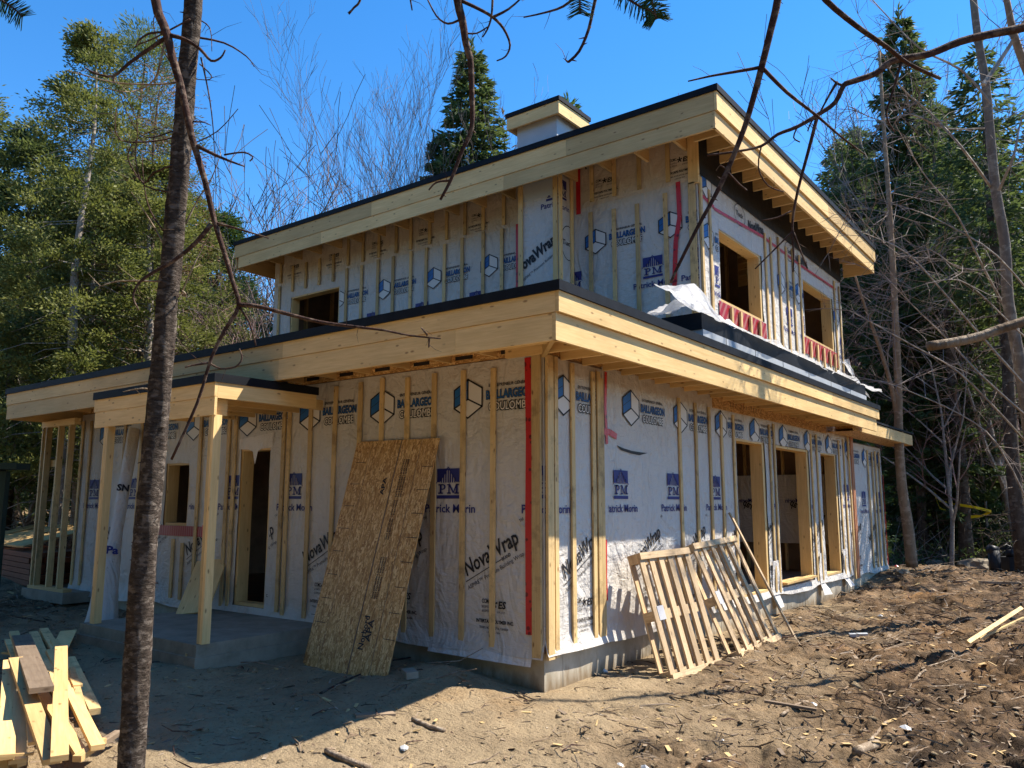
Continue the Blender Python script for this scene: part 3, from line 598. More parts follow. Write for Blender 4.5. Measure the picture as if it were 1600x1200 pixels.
# furring strips
def strip(to3d, s, z0, z1, w_=.064, th=.019, off=.0, m='strap', lean=0.0, nm='furring_strip'):
    mb = MB(); b = Vector(to3d(s, off, z0)); t = Vector(to3d(s+lean, off, z1)); out = (to3d(0,1,0)-to3d(0,0,0)); side = (to3d(1,0,0)-to3d(0,0,0))
    x = (t-b); L = x.length; x.normalize(); mm = Matrix((x, side, out)).transposed().to_4x4(); mm.translation = b
    mb.box((0,-w_/2,0),(L,w_/2,th), M[m], mm); return mb.link(nm, house)
rs = lambda a: random.uniform(-a, a)
for s, z0, z1 in [(-.60,-.02,2.74),(-.99,.02,2.74),(-1.39,.03,2.75),(-1.79,.03,2.76),(-2.19,.03,2.76),(-2.57,.03,2.75),(-3.0,.04,2.75),(-3.43,.05,2.75),(-3.84,.05,2.7),(-3.95,.05,2.72),(-4.98,.05,2.6),(-5.12,.05,2.6),(-5.80,.05,2.6),(-6.1,.05,.82),(-6.34,.05,.86),(-6.86,.05,2.6),(-7.30,.05,2.6),(-7.41,.05,2.6),(-7.89,.05,2.6),(-8.49,.05,2.7),(-9.02,.05,2.7),(-9.3,.05,2.7)]:
    strip(LW(.016), s, z0+rs(.02), z1+rs(.02), lean=rs(.015))
for s, z0, z1 in [(.47,.0,2.76),(.86,.03,2.76),(.96,.03,2.74),(1.03,.03,2.7),(2.93,.02,2.68),(3.39,.02,2.68),(3.84,.02,2.66),(4.24,.02,2.6),(4.66,.3,2.6),(6.14,.02,2.6),(6.32,.02,2.6),(8.24,.05,2.6),(8.55,-.02,2.6),(9.98,.02,2.6),(10.3,.0,2.62),(12.18,-.0,2.5),(12.55,0,2.5),(12.85,0,2.5),(13.2,0,2.5)]:
    strip(RW(.018), s, z0+rs(.02), z1+rs(.02), lean=rs(.02))
for (fn, s) in ((LW(.018), -.06), (RW(.02), .05)): strip(fn, s, -.05, 2.80, w_=.1, th=.03, nm='corner_board')
strip(RW(.02), .16, -.05, 2.80, w_=.06, th=.022, nm='corner_board')
for i in range(22):
    s = -9.3+.42*i
    if -2.85 < s < -2.0: continue
    if -8.9 < s < -7.45: strip(UL(.02), s, 5.66, 5.9 + .3); continue
    strip(UL(.018), s+rs(.02), 3.2, (5.86 if s < -2 else 5.72)+rs(.03), lean=rs(.01))
    strip(UL(.024), s+.04+rs(.03), 5.9, 6.55)
for s, nm in ((-2.75,''),(-2.10,'')): mb = MB(); mb.box((s-.04,3.33,3.2),(s+.04,3.352,6.5), M['wood']); mb.link('furring_strip', house)
mb = MB(); mb.box((-2.045,3.345,3.2),(-2.02,3.42,6.5), M['wood']); mb.link('furring_strip', house); mb = MB(); mb.box((-2.045,3.66,3.2),(-2.02,3.73,6.5), M['wood']); mb.link('furring_strip', house)
for s in (3.82,4.12,6.36,6.62,7.0,7.4,7.75,8.12,10.34,10.7): strip(RW(.018), s, 3.45, 5.82+rs(.08), lean=rs(.01))
for s in (4.75,5.1,5.5,5.9): strip(RW(.03), s, 3.5, 4.2, th=.03)
for s in (8.5,8.9,9.3,9.7,10.05): strip(RW(.03), s, 3.5, 4.3, th=.03)
strip(UL(.02), -.06, 3.2, 5.8, w_=.1, th=.03, nm='corner_board'); strip(RW(.02), 3.80, 3.2, 5.8, w_=.06, th=.03, nm='corner_board'); mb = MB(); mb.box((-.10,3.70,5.78),(.05,3.745,6.57), M['wood']); mb.link('corner_board', house)
for i, (s, lean) in enumerate([(10.60,0),(10.78,.03),(10.88,.02)]): strip(RW(.03), s, -.1, 2.7, w_=.05, th=.03, m='wood' if i == 0 else 'copper', lean=lean, nm='corner_trim')
# red tape and flashing
def tape(to3d, pts, wd=.06, nm='seam_tape', m='red'):
    mb = MB(); 
    for (a, b), (c, e) in zip(pts[:-1], pts[1:]):
        d = Vector((c-a, e-b)).normalized(); n = Vector((-d.y, d.x))*wd/2
        mb.face([to3d(a-n.x, 0, b-n.y), to3d(c-n.x, 0, e-n.y), to3d(c+n.x, 0, e+n.y), to3d(a+n.x, 0, b+n.y)], [(0,0)]*4, M[m])
    return mb.link(nm, house)
tape(LW(.019), [(-.165,.16),(-.17,1.2),(-.16,2.0),(-.175,2.79)], .075); tape(RW(.021), [(1.15,2.0),(1.13,2.4),(1.15,2.78)], .05); tape(RW(.0225), [(1.02,2.13),(1.22,2.13),(1.36,2.09)], .07)
tape(RW(.021), [(1.10,.38),(1.09,.6),(1.10,1.0)], .04)
tape(UL(.021), [(-.37,4.35),(-.33,5.0),(-.26,5.35),(-.27,5.87)], .07); tape(UL(.023), [(-1.93,5.76),(-1.93,6.5)], .08); tape(UL(.023), [(-3.1,4.5),(-3.1,5.86)], .07)
tape(RW(.019), [(4.3,5.58),(6.3,5.70),(8.2,5.68),(10.5,5.72)], .05); tape(RW(.021), [(3.76,5.66),(4.3,5.6)], .05); tape(RW(.019), [(10.42,3.9),(10.40,5.7)], .05); tape(RW(.019), [(6.42,4.2),(6.42,5.2)], .04)
tape(LW(.019), [(-7.45,.98),(-5.62,.98)], .14, 'sill_flashing', 'redmesh'); tape(LW(.021), [(-7.42,1.0),(-7.42,1.32)], .09); tape(LW(.0225), [(-5.62,.9),(-5.62,1.07)], .05)
tape(RW(.021), [(4.35,4.1),(6.25,4.1)], .26, 'sill_flashing', 'redmesh'); tape(RW(.021), [(8.2,4.2),(10.3,4.2)], .30, 'sill_flashing', 'redmesh'); tape(RW(.021), [(13.47,0),(13.5,2.0)], .05)
mb = MB(); pts = [(1.37,1.975),(1.45,1.955),(1.7,1.935),(1.95,1.945),(2.08,1.952)]
mb.face([RW(.019)(s, 0, z) for s, z in [(1.36,2.0),(1.45,1.952),(1.68,1.925),(1.88,1.915),(2.08,1.95),(1.9,1.95),(1.7,1.955),(1.5,1.975)]], [(0,0)]*8, M['ink']); mb.link('torn_slit', wr2)
# torn wrap hanging over the front door
mb = MB(); mb.face([LW(.02)(s, 0, z) for s, z in [(-4.90,2.20),(-4.16,2.26),(-4.18,2.07),(-4.40,2.06),(-4.48,2.03),(-4.53,1.86),(-4.59,2.03),(-4.68,2.06),(-4.88,2.07)]], [(0,0)]*9, M['flap']); mb.link('wrap_flap', wl)
for s in (6.15, 8.45, 9.98): sheet('wrap_flap', RW(.03), s-.14, s+.14, -.14, .5, flare=.1, drop=.1, amp=.05, seed=int(s*3), step=.04, m='flap', parent=wr2)
# stepped curb of foam and membrane under the upper windows, with the plastic sheet lying over it
mb = MB(); mb.box((.10,2.42,3.2),(.60,9.95,3.40), M['foam']); cb = mb.link('roof_curb', house)
for y in (3.1,4.1,5.2,6.4,7.6,8.8): mb = MB(); mb.box((.601,y,3.2),(.603,y+.012,3.399), M['metal']); mb.link('panel_joint', cb)
mb = MB(); mb.box((.08,2.40,3.402),(.595,9.94,3.60), M['black']); mb.link('curb_membrane', cb)
def drape():
    V = []; F = []; ns, nt_ = 200, 16
    for i in range(ns+1):
        y = 2.30+ (10.95-2.30)*i/ns
        for j in range(nt_+1):
            t = j/nt_; k = max(0, 1-abs(y-3.0)/1.0); k = k*k*(3-2*k)
            x = .02 + .60*t + .05*math.sin(y*3.1)*t; z = 4.05 - .42*t**.8 - .03*math.sin(y*2.2+1)
            z = z - .10 + k*(.42*(1-abs(t-.35)*1.6)) ; z = max(z, 3.61 + .0*t) 
            if t > .85: z -= (t-.85)*.5*float(vnoise(np.array(y*1.7), np.array(0.3), 71)); x += .03
            n = float(vnoise(np.array(y*6.), np.array(t*4.), 61))-.5; n2 = abs(float(vnoise(np.array(y*13.), np.array(t*3.), 62))-.5)
            V.append((x+.05*n, y+.03*n2, z+.07*n+.025*n2))
    for i in range(ns):
        for j in range(nt_): a = i*(nt_+1)+j; F.append((a, a+nt_+1, a+nt_+2, a+1))
    return link('plastic_sheeting', rawmesh('plastic_sheeting', V, F, M['plastic'], True), house)
drape()
def patch(name, corners, m, amp, n=14, seed=1, parent=None):
    c = [Vector(q) for q in corners]; V = []; F = []; nrm = (c[1]-c[0]).cross(c[3]-c[0]).normalized()
    for i in range(n+1):
        for j in range(n+1):
            s, t = i/n, j/n; p = c[0]*(1-s)*(1-t)+c[1]*s*(1-t)+c[2]*s*t+c[3]*(1-s)*t
            e = float(vnoise(np.array(s*4.), np.array(t*4.), seed))-.5 + .5*abs(float(vnoise(np.array(s*9.), np.array(t*9.), seed+1))-.5); V.append(p+nrm*e*amp*2)
    for i in range(n):
        for j in range(n): a = i*(n+1)+j; F.append((a, a+n+1, a+n+2, a+1))
    return link(name, rawmesh(name, V, F, M[m], True), parent)
patch('plastic_sheeting', [(-.55,2.6,3.62),(.35,2.35,3.62),(.15,3.3,4.25),(-.2,3.72,4.05)], 'plastic', .09, 20, 3, house); patch('plastic_sheeting', [(.02,10.6,4.3),(.05,10.9,4.3),(.1,11.5,3.85),(.5,10.75,3.45)], 'plastic', .05, 12, 5, house)
# open stud box at the far left
st = empty_ = None
mb = MB(); mb.box((-9.95,-.40,2.60),(-8.78,-.30,2.70), M['wood']); mb.link('top_plate', house); mb = MB(); mb.box((-9.95,-.41,.0),(-8.70,-.28,.05), M['wood']); mb.link('bottom_plate', house)
for x in (-9.90,-9.76,-9.32,-8.95): mb = MB(); mb.box((x-.02,-.40,.052),(x+.02,-.31,2.598), M['strap']); mb.link('wall_stud', house)
mb = MB(); mb.box((-9.98,-.30,1.95),(-9.4,-.27,2.06), M['strap']); mb.link('wall_stud', house); mb = MB(); mb.box((-10.05,-.45,-.16),(-8.6,.0,-.003), M['slab']); mb.link('stud_wall_base', house)
# porch
mb = MB(); mb.box((-5.36,-1.68,-.5),(-2.97,-.02,.0), M['slab']); ps = mb.link('porch_slab', house); bevel(ps, .02); mb = MB(); mb.box((-5.38,-1.70,-.5),(-2.95,-.04,-.12), M['slab']); bevel(mb.link('slab_footing', ps), .012)
for x in (-2.99, -5.18):
    for k in range(2): mb = MB(); mb.box((x-.045+k*.047,-1.64,.002),(x-.001+k*.047,-1.55,2.268), M['wood']); bevel(mb.link('porch_post', house))
x0, x1, y0 = -5.47, -2.93, -1.66
mb = MB(); mb.box((x0+.04,y0+.04,2.60),(x1-.04,-.94 if 0 else -.38,2.625), M['osb']); pf = mb.link('porch_roof', house)
mb = MB(); mb.box((x0-.015,y0-.018,2.645),(x1+.015,-.34,2.69), M['black']); mb.box((x0-.015,y0-.018,2.60),(x1+.015,y0-.003,2.645), M['black']); mb.box((x1+.003,y0-.003,2.60),(x1+.015,-.34,2.645), M['black']); mb.link('roof_membrane', pf)
for z0, z1, dx in ((2.452,2.64,0),(2.262,2.449,.02)): mb = MB(); mb.box((x0+dx,y0+dx*.3,z0),(x1,y0+.036,z1), M['wood']); bevel(mb.link('fascia_board', pf))
mb = MB(); mb.box((x1-.036,y0+.038,2.44),(x1,-.36,2.62), M['wood']); mb.link('fascia_board', pf); mb = MB(); mb.box((x0,y0+.038,2.44),(x0+.036,-.36,2.62), M['wood']); mb.link('fascia_board', pf)
mb = MB(); mb.box((x1-.12,y0+.036,2.27),(x1-.08,-1.45,2.44), M['wood']); mb.link('post_bracket', pf)
for k in range(5): mb = MB(); x = x0+.45+k*.45; mb.box((x,y0+.04,2.47),(x+.038,-.05,2.59), M['wood']); mb.link('roof_joist', pf)
# ================================================================== TREES
def leafmesh(name, P, D, L, W, m, curl=.25):
    """diamond shaped leaves: base points P, unit directions D, lengths L, widths W"""
    n = len(P); rnd_ = rng.normal(size=(n, 3)); S = np.cross(D, rnd_); S /= np.linalg.norm(S, axis=1)[:,None]+1e-9
    L = L[:,None]; W = W[:,None]; mid = P+D*L*.45
    V = np.stack([P, mid+S*W/2, P+D*L, mid-S*W/2], 1).reshape(-1, 3); F = np.arange(4*n).reshape(n, 4); return rawmesh(name, V, F, m)
def trunkmesh(name, h, r, m, lean=.0, n=10, k=14, dead=0, dz=(1, 4), dl=1.2):
    mb = MB(); ph = random.random()*6; pts = [Vector((lean*h*(i/k)+.06*math.sin(ph+i*.7)*i/k*2, .05*math.cos(ph+i*.9), h*i/k-.3*(i == 0))) for i in range(k+1)]
    mb.tube(pts, [r*(1.25 if i == 0 else 1)*(1-i/k*.97)**.85+.004 for i in range(k+1)], m, n)
    for i in range(dead):
        z = random.uniform(*dz); a = random.uniform(0, 6.28); l = dl*random.uniform(.4, 1); c = Vector((lean*z, 0, z)); d = Vector((math.cos(a), math.sin(a), -.15))
        mb.tube([c, c+d*l*.5+Vector((0,0,.05)), c+d*l+Vector((0,0,-.12*l))], [.016, .010, .004], m, 3)
    return mb.mesh(name, True)
def spruce_crown(h, rb, z0, m, den=1.0, ll=.26, lw=.06, droop=.35, gap=.0, name='crown'):
    P = []; D = []; z = z0
    while z < h-.15:
        u = (h-z)/(h-z0); R_ = rb*(u**.75)*(1.0 if u < .85 else 1-.4*(u-.85)/.15)
        nb = max(4, int(6.5*den)); a0 = random.uniform(0, 6.28)
        for b in range(nb):
            if random.random() < gap: continue
            a = a0+6.28*b/nb+random.uniform(-.3,.3); l = R_*random.uniform(.6, 1.12)+.1; dv = np.array([math.cos(a), math.sin(a), 0.]); sd = np.array([-dv[1], dv[0], 0.])
            k = max(8, int(l*62*den)); t = rng.random(k)**.75; zz = z - droop*l*t**1.3 + .22*l*t**3 + rng.normal(0,.05,k)
            p = np.array([0,0,1.])*zz[:,None] + dv*(l*t)[:,None]; side = rng.choice([-1,1], k)
            off = rng.random(k)*(.10+.38*l*(1-t)*.8); p = p + sd*(side*off)[:,None] - np.array([0,0,1.])*(off*.25)[:,None]
            d = dv*rng.uniform(.5,1.1,k)[:,None] + sd*(side*rng.uniform(.1,.9,k))[:,None] + np.array([0,0,1.])*rng.normal(-.18,.3,k)[:,None]
            P.append(p); D.append(d)
        z += .36+.12*random.random() if h > 6 else .18
    k = 40; P.append(np.stack([rng.normal(0,.02,k), rng.normal(0,.02,k), h-.6*rng.random(k)], 1)); D.append(np.stack([rng.normal(0,.5,k), rng.normal(0,.5,k), rng.uniform(.4,1.2,k)], 1))
    P = np.vstack(P); D = np.vstack(D); D /= np.linalg.norm(D, axis=1)[:,None]; n = len(P)
    return leafmesh(name, P, D, ll*rng.uniform(.5,1.15,n), lw*rng.uniform(.6,1.2,n), m)
def clump_crown(h, rb, z0, m, clumps=260, per=70, ll=.13, lw=.05, shape=.8, cr=.42, name='crown', up_=.2):
    P = []; D = []
    for c in range(clumps):
        u = random.random(); z = z0+(h-z0)*u; R_ = rb*(math.sin(min(1, (1-u)*1.35+.05)*math.pi/2)**shape)*(.55+.45*min(1, u*5+.2)); a = random.uniform(0, 6.28); q = R_*math.sqrt(random.uniform(.12, 1))*random.uniform(.8, 1.15)
        c0 = np.array([math.cos(a)*q, math.sin(a)*q, z-.15*q]); k = int(per*random.uniform(.5, 1.3)); g = rng.normal(size=(k,3))*np.array([1,1,.55])*cr*random.uniform(.5,1.1)*.6
        P.append(c0+g); d = g*1.2+np.array([math.cos(a), math.sin(a), up_])*.35+rng.normal(size=(k,3))*.25; D.append(d)
    P = np.vstack(P); D = np.vstack(D); D /= np.linalg.norm(D, axis=1)[:,None]; n = len(P)
    return leafmesh(name, P, D, ll*rng.uniform(.5,1.2,n), lw*rng.uniform(.6,1.2,n), m)
def bare_meshes(h, r, spread=.5, lv=4, m='greybark', tw='twig', split=.12, ups=.45, nmain=9, stems=1, rmin=.0055):
    tb = MB(); cb = MB()
    def grow(p, d, l, rr, lev, mb):
        k = 4 if lev < 3 else 3; pts = [p]; rad = [rr]; q = p.copy(); dd = d.copy()
        for i in range(k):
            dd = (dd + Vector((rs(.19), rs(.19), rs(.13)+ups*.12))).normalized(); q = q+dd*l/k; pts.append(q.copy()); rad.append(max(rr*(1-.72*(i+1)/k), rmin))
        mb.tube(pts, rad, M[m] if lev < 2 else M[tw], 5 if lev < 2 else 3, False)
        if lev >= lv: return
        nb = [nmain, 6, 5, 4, 3][lev]
        for b in range(nb):
            t = random.uniform(.25 if lev else split+.1, 1.0) if b else 1.0; i = min(int(t*k), k-1); f = t*k-i; pp = pts[i].lerp(pts[i+1], f); r1 = rad[i]*(1-f)+rad[i+1]*f
            ax = Vector((rs(1), rs(1), rs(.35))).normalized(); bd = (dd*(1-spread) + ax*spread*random.uniform(.7,1.3) + Vector((0,0,ups*.5))).normalized()
            grow(pp, bd, l*random.uniform(.38,.62)*(1.15 if lev == 0 else 1), max(r1*.72, rmin*1.1), lev+1, cb)
    for s_ in range(stems):
        a = 6.28*s_/max(1, stems); d = Vector((math.cos(a)*.16*(stems > 1), math.sin(a)*.16*(stems > 1), 1)).normalized(); grow(Vector((math.cos(a)*.15*(stems > 1), math.sin(a)*.15*(stems > 1), -.2)), d, h*.72, r, 0, tb)
    return tb.mesh('trunk', True), cb.mesh('crown')
def norm(p):
    z = [0.0]*0
    mx = 0
    for me in p[1:]:
        a_ = np.empty(len(me.vertices)*3, dtype=np.float32); me.vertices.foreach_get('co', a_); mx = max(mx, float(np.percentile(a_[2::3], 99.9)))
    return (mx, p[1], p[2])
def tree(name, loc, tm, cm, label, cat, group=None, sc_=1.0, rz=None):
    t = empty(name, loc, label, cat, group); a = link('trunk', tm, t); a.matrix_parent_inverse = Matrix(); b = link('crown', cm, t); b.matrix_parent_inverse = Matrix()
    t.scale = (sc_,)*3 if not hasattr(sc_, '__len__') else sc_; t.rotation_euler.z = random.uniform(0, 6.28) if rz is None else rz; return t
def zat(px, py, d): r = ray(px, py); f2 = Vector((-math.sin(YAW), math.cos(YAW), 0)); return CP.z + r.z*d/Vector((r.x, r.y, 0)).dot(f2)
def plant(name, px, d, ytop, protos, label, cat='tree', group=None, wide=1.0, rz=None):
    p = bear(px, d); g = float(ground(np.array([p.x]), np.array([p.y]), False)[0]); H = zat(px, ytop, d)-g; h, tm, cm = random.choice(protos) if isinstance(protos, list) else protos
    s = H/h; return tree(name, (p.x, p.y, g-.05), tm, cm, label, cat, group, (s*wide, s*wide, s), rz)
SP = [(15.0, trunkmesh('trunk', 14.9, .20, M['bark'], dead=120, dz=(.8,7.5), dl=1.9), spruce_crown(15, 2.6, 5.4+i*.9, M['spruce'], 1.15, .28, .075, gap=.2)) for i in range(3)]
SPD = (16.0, trunkmesh('trunk', 15.9, .13, M['bark']), spruce_crown(16, 2.9, .8, M['spruce'], 1.6, .26, .08, gap=.03))
SPY = [(7.0, trunkmesh('trunk', 6.9, .08, M['bark']), spruce_crown(7, 1.3, .4, M['fir'], 1.5, .18, .05, gap=.05)) for i in range(2)]
FIR = (13.0, trunkmesh('trunk', 12.8, .14, M['bark']), clump_crown(13, 2.6, .6, M['fir'], 330, 150, .15, .055, .9, .36))
CED = [(13.0, trunkmesh('trunk', 12.6, .16, M['greybark'], dead=90, dz=(1,11), dl=2.3), clump_crown(13, 2.2, 2.2, M['cedar'], 230, 210, .12, .048, .8, .34)) for i in range(2)]
CEDD = (11.0, trunkmesh('trunk', 10.6, .15, M['bark'], dead=30, dz=(1,4), dl=1.4), clump_crown(11, 2.2, 1.2, M['pine'], 280, 180, .13, .05, .8, .36))
PINE = (15.0, trunkmesh('trunk', 14.6, .16, M['bark'], dead=40, dz=(3,9), dl=1.6), clump_crown(15, 1.9, 8.0, M['pine'], 260, 90, .17, .03, .7, .42, up_=.8))
RUST = (14.0, trunkmesh('trunk', 13.6, .12, M['bark'], dead=90, dz=(2,12), dl=1.8), clump_crown(14, 1.7, 4.0, M['rust'], 110, 60, .13, .03, .7, .40))
RSTS = (8.0, trunkmesh('trunk', 7.9, .07, M['bark'], dead=40, dz=(2,7), dl=.8), spruce_crown(8, .9, 2.0, M['rust'], .5, .14, .03, gap=.3))
BARE = [(12.0, *bare_meshes(12, .13, .55, 4, nmain=9, ups=.35)) for i in range(2)]; BARS = [(9.0, *bare_meshes(9, .07, .55, 3, tw='pinktwig', nmain=9, ups=.35)) for i in range(2)]
BARD = (11.0, *bare_meshes(11, .11, .5, 3, m='darktwig', tw='darktwig', nmain=10, ups=.4, rmin=.009))
BIGB = (14.0, *bare_meshes(14, .12, .42, 4, m='darktwig', tw='darktwig', nmain=8, ups=.36, stems=3, rmin=.0065))
BARE = [norm(p) for p in BARE]; BARS = [norm(p) for p in BARS]; BIGB = norm(BIGB); BARD = norm(BARD); CED = [norm(p) for p in CED]; CEDD = norm(CEDD); FIR = norm(FIR); PINE = norm(PINE); RUST = norm(RUST)
# trees one can point to
plant('cedar_tree', 92, 17, 42, CED[0], 'tall olive green cedar, highest crown on the left side of the photo', wide=.95)
plant('pine_tree', 168, 20, 36, PINE, 'tall pine with bluish green top, between the tall cedar and the foreground trunk')
plant('browned_conifer', 205, 18.5, 92, RUST, 'half dead conifer with rust brown needles left of the foreground trunk', wide=1.1)
plant('cedar_tree', 5, 19, 200, CEDD, 'dark green conifer at the left edge behind the low roof corner', wide=1.15)
plant('cedar_tree', 118, 18.5, 290, CED[1], 'lower olive cedar just behind the left end of the low roof', wide=1.3)
plant('cedar_tree', 210, 18, 250, CED[0], 'olive cedar directly left of the foreground trunk above the low roof', wide=1.3)
plant('cedar_tree', -130, 19, 120, CED[1], 'tall cedar cut by the left edge of the photo', wide=1.2)
plant('fir_tree', 322, 24, 330, FIR, 'bright green fir right behind the foreground trunk', wide=1.05)
plant('fir_tree', 365, 27, 440, FIR, 'small bright green fir left of the upper storey wall')
plant('cedar_tree', 262, 21, 300, CED[1], 'olive conifer hidden behind the foreground trunk', wide=1.2)
plant('browned_conifer', 238, 23, 180, RUST, 'second browned conifer showing beside the foreground trunk', wide=1.1)
plant('bare_tree', 565, 27, 42, BIGB, 'large leafless many stemmed tree rising above the left part of the upper roof', wide=.72)
plant('bare_tree', 415, 24, 215, BARD, 'leafless tree just left of the upper roof end'); plant('bare_tree', 460, 30, 190, BARD, 'leafless tree behind the left end of the upper roof', wide=1.2)
plant('bare_tree', 350, 26, 180, BARD, 'leafless tree between the foreground trunk and the upper roof'); plant('bare_tree', 640, 32, 200, BARD, 'leafless tree left of the pointed spruce above the roof')
plant('spruce_tree', 730, 27, 62, SPD, 'dark pointed spruce standing behind the middle of the upper roof', wide=1.05)
plant('spruce_tree', 668, 27, 205, SPD, 'short dark spruce at the left foot of the pointed spruce', wide=.6)
plant('browned_conifer', 784, 30, 172, RSTS, 'thin reddish dying conifer left of the chimney'); plant('spruce_tree', 893, 30, 148, SPY[0], 'green conifer tip peeking out right of the chimney', wide=.8)
plant('spruce_tree', 1462, 24, 12, SPD, 'tallest dark spruce on the right side of the photo', wide=.92)
plant('spruce_tree', 1380, 29, 200, SPD, 'dark spruce between the upper roof corner and the tallest spruce', wide=.75)
plant('spruce_tree', 1600, 30, 170, SPD, 'dark spruce cut by the right edge of the photo', wide=.9); plant('spruce_tree', 1545, 34, 230, SPD, 'dark spruce behind the grey curved trunk')
plant('bare_tree', 1300, 30, 130, BARD, 'thin leafless tree above the right end of the upper roof', wide=.8); plant('bare_tree', 1345, 27, 240, BARS[0], 'slight leafless tree right of the upper roof end')
plant('bare_tree', 1590, 22, -50, BARE[1], 'leafless tree with fine twigs spreading over the top right corner', wide=.8); plant('bare_tree', 1395, 26, 160, BARS[1], 'leafless tree with reddish twigs left of the tallest spruce', wide=1.0)
for px, d, yt, lb in [(1440, 23, 330, 'straight spruce with bare lower trunk, left one of the pair tied with yellow tape'), (1476, 24, 230, 'straight spruce with bare lower trunk, right one of the pair tied with yellow tape'), (1505, 22, 150, 'thick spruce trunk standing over the pale boulder'), (1592, 19, 60, 'thick dark spruce trunk at the right edge beside the black machine')]:
    plant('spruce_tree', px, d, yt, SP[px % 3], lb)
# background trees
GL = 'dark spruce among the dense forest right of the house'
for i in range(30):
    px = 1325+random.random()*420; d = 27+random.random()*22; plant('spruce_tree', px, d, random.uniform(150, 470), SP, 'one of the dark spruces in the dense forest right of the house', 'tree', 'spruces in the forest on the right')
for i in range(16):
    px = 1310+random.random()*380; d = 20+random.random()*18; plant('young_fir', px, d, random.uniform(560, 730), SPY, 'one of the young green firs in the understorey right of the house', 'tree', 'young firs in the understorey')
for i in range(15):
    px = 1330+random.random()*400; d = 20+random.random()*20; plant('bare_sapling', px, d, random.uniform(250, 600), BARS, 'one of the leafless saplings among the spruces on the right', 'tree', 'leafless saplings on the right')
for i in range(17):
    px = -200+random.random()*520; d = 22+random.random()*22; plant('cedar_tree', px, d, random.uniform(210, 430), CED+[CEDD], 'one of the conifers massed behind the cedars on the left', 'tree', 'conifers massed on the left')
for i in range(18):
    px = 20+random.random()*460; d = 17+random.random()*20; plant('bare_sapling', px, d, random.uniform(250, 480), BARS, 'one of the leafless saplings behind the left end of the house', 'tree', 'leafless saplings on the left')
for i in range(10):
    px = 380+random.random()*900; d = 32+random.random()*18; plant('bare_tree', px, d, random.uniform(300, 480), BARE, 'one of the leafless trees hidden behind the house', 'tree', 'leafless trees behind the house')
# trees outside the frame, they belong to the clearing and throw the broken shade on the right
for (x, y, s) in [(7.5,15.5,1.0),(10.5,13,1.0),(13,9.5,.9),(9.5,19,1.1),(15,5,1.0)]:
    h, tm, cm = BARE[int(x) % 2]; tree('bare_tree', (x, y, -.2), tm, cm, 'one of the leafless trees on the right outside the photo', 'tree', 'leafless trees round the clearing', s*.95)
for i in range(64):                                                   # unseen forest added behind and on the shaded side, blocks low blue sky
    a = R(150+200*(i+.5*random.random())/64); d = random.uniform(8, 15); x = CP.x-1.5+d*1.1*math.cos(a); y = CP.y-1.5+d*math.sin(a)
    if x > -9 and y > -9.5 and x < 14 and not y < -9: 
        if x > -8: continue
    ang = math.atan2(-(x-CP.x), y-CP.y)-YAW; ang = (ang+math.pi) % (2*math.pi)-math.pi
    if abs(ang) < R(56): continue
    h, tm, cm = random.choice(SP+[FIR]+CED); tree('unseen_conifer', (x, y, -.3), tm, cm, 'one of the unseen conifers added behind the camera to block low sky', 'tree', 'unseen conifers added behind the camera', random.uniform(.75, 1.05))
def far_forest():
    P = []; D = []
    for i in range(330):
        a = random.uniform(-1.15, 1.0); d = random.uniform(48, 85); c = np.array([CP.x-math.sin(YAW-a)*d, CP.y+math.cos(YAW-a)*d, 0.]); g = float(ground(np.array([c[0]]), np.array([c[1]]), False)[0]); h = random.uniform(8, 15) if a > .2 or a < -.3 else random.uniform(6, 9); k = 260
        u = rng.random(k)**.8; r_ = 2.3*(1-u)*rng.random(k)**.5; an = rng.random(k)*6.28; P.append(np.stack([c[0]+r_*np.cos(an), c[1]+r_*np.sin(an), g+.3+h*u-.3*r_], 1)); D.append(np.stack([np.cos(an), np.sin(an), rng.normal(-.3,.3,k)], 1))
    P = np.vstack(P); D = np.vstack(D); D /= np.linalg.norm(D, axis=1)[:,None]; n = len(P); return link('distant_forest', leafmesh('distant_forest', P, D, .8*rng.uniform(.5,1.2,n), .35*rng.uniform(.5,1.2,n), M['spruce']), kind='stuff')
far_forest()
def undergrowth():
    P = []; D = []; 
    for i in range(520):
        px = random.choice([random.uniform(1330, 1760), random.uniform(1330, 1760), random.uniform(-250, 420)]); d = random.uniform(21.5 if px > 900 else 21, 40); p = bear(px, d); g = float(ground(np.array([p.x]), np.array([p.y]), False)[0]); k = 60; s = random.uniform(.2, .9)
        P.append(np.array([p.x, p.y, g+s*.6])+rng.normal(size=(k,3))*np.array([s*.8, s*.8, s*.45])); D.append(rng.normal(size=(k,3)))
    P = np.vstack(P); D = np.vstack(D); D /= np.linalg.norm(D, axis=1)[:,None]; n = len(P); link('undergrowth', leafmesh('undergrowth', P, D, .16*rng.uniform(.5,1.2,n), .06*rng.uniform(.5,1.2,n), M['shrub']), kind='stuff')
    mb = MB()
    for i in range(5200):
        px = random.choice([random.uniform(1320, 1760), random.uniform(1320, 1760), random.uniform(-250, 520)]); d = random.uniform(21.5 if px > 900 else 20, 38); p = bear(px, d); g = float(ground(np.array([p.x]), np.array([p.y]), False)[0]); l = random.uniform(.4, 2.2)
        v = Vector((rs(1), rs(1), random.uniform(-.05, 1.1))).normalized(); a = Vector((p.x, p.y, g)); mb.tube([a, a+v*l*.5+Vector((rs(.1), rs(.1), rs(.1))), a+v*l], [.011, .008, .003], M['greybark'] if i % 3 else M['bark'], 3, False)
    link('dead_brush', mb.mesh('dead_brush'), kind='stuff')
undergrowth()
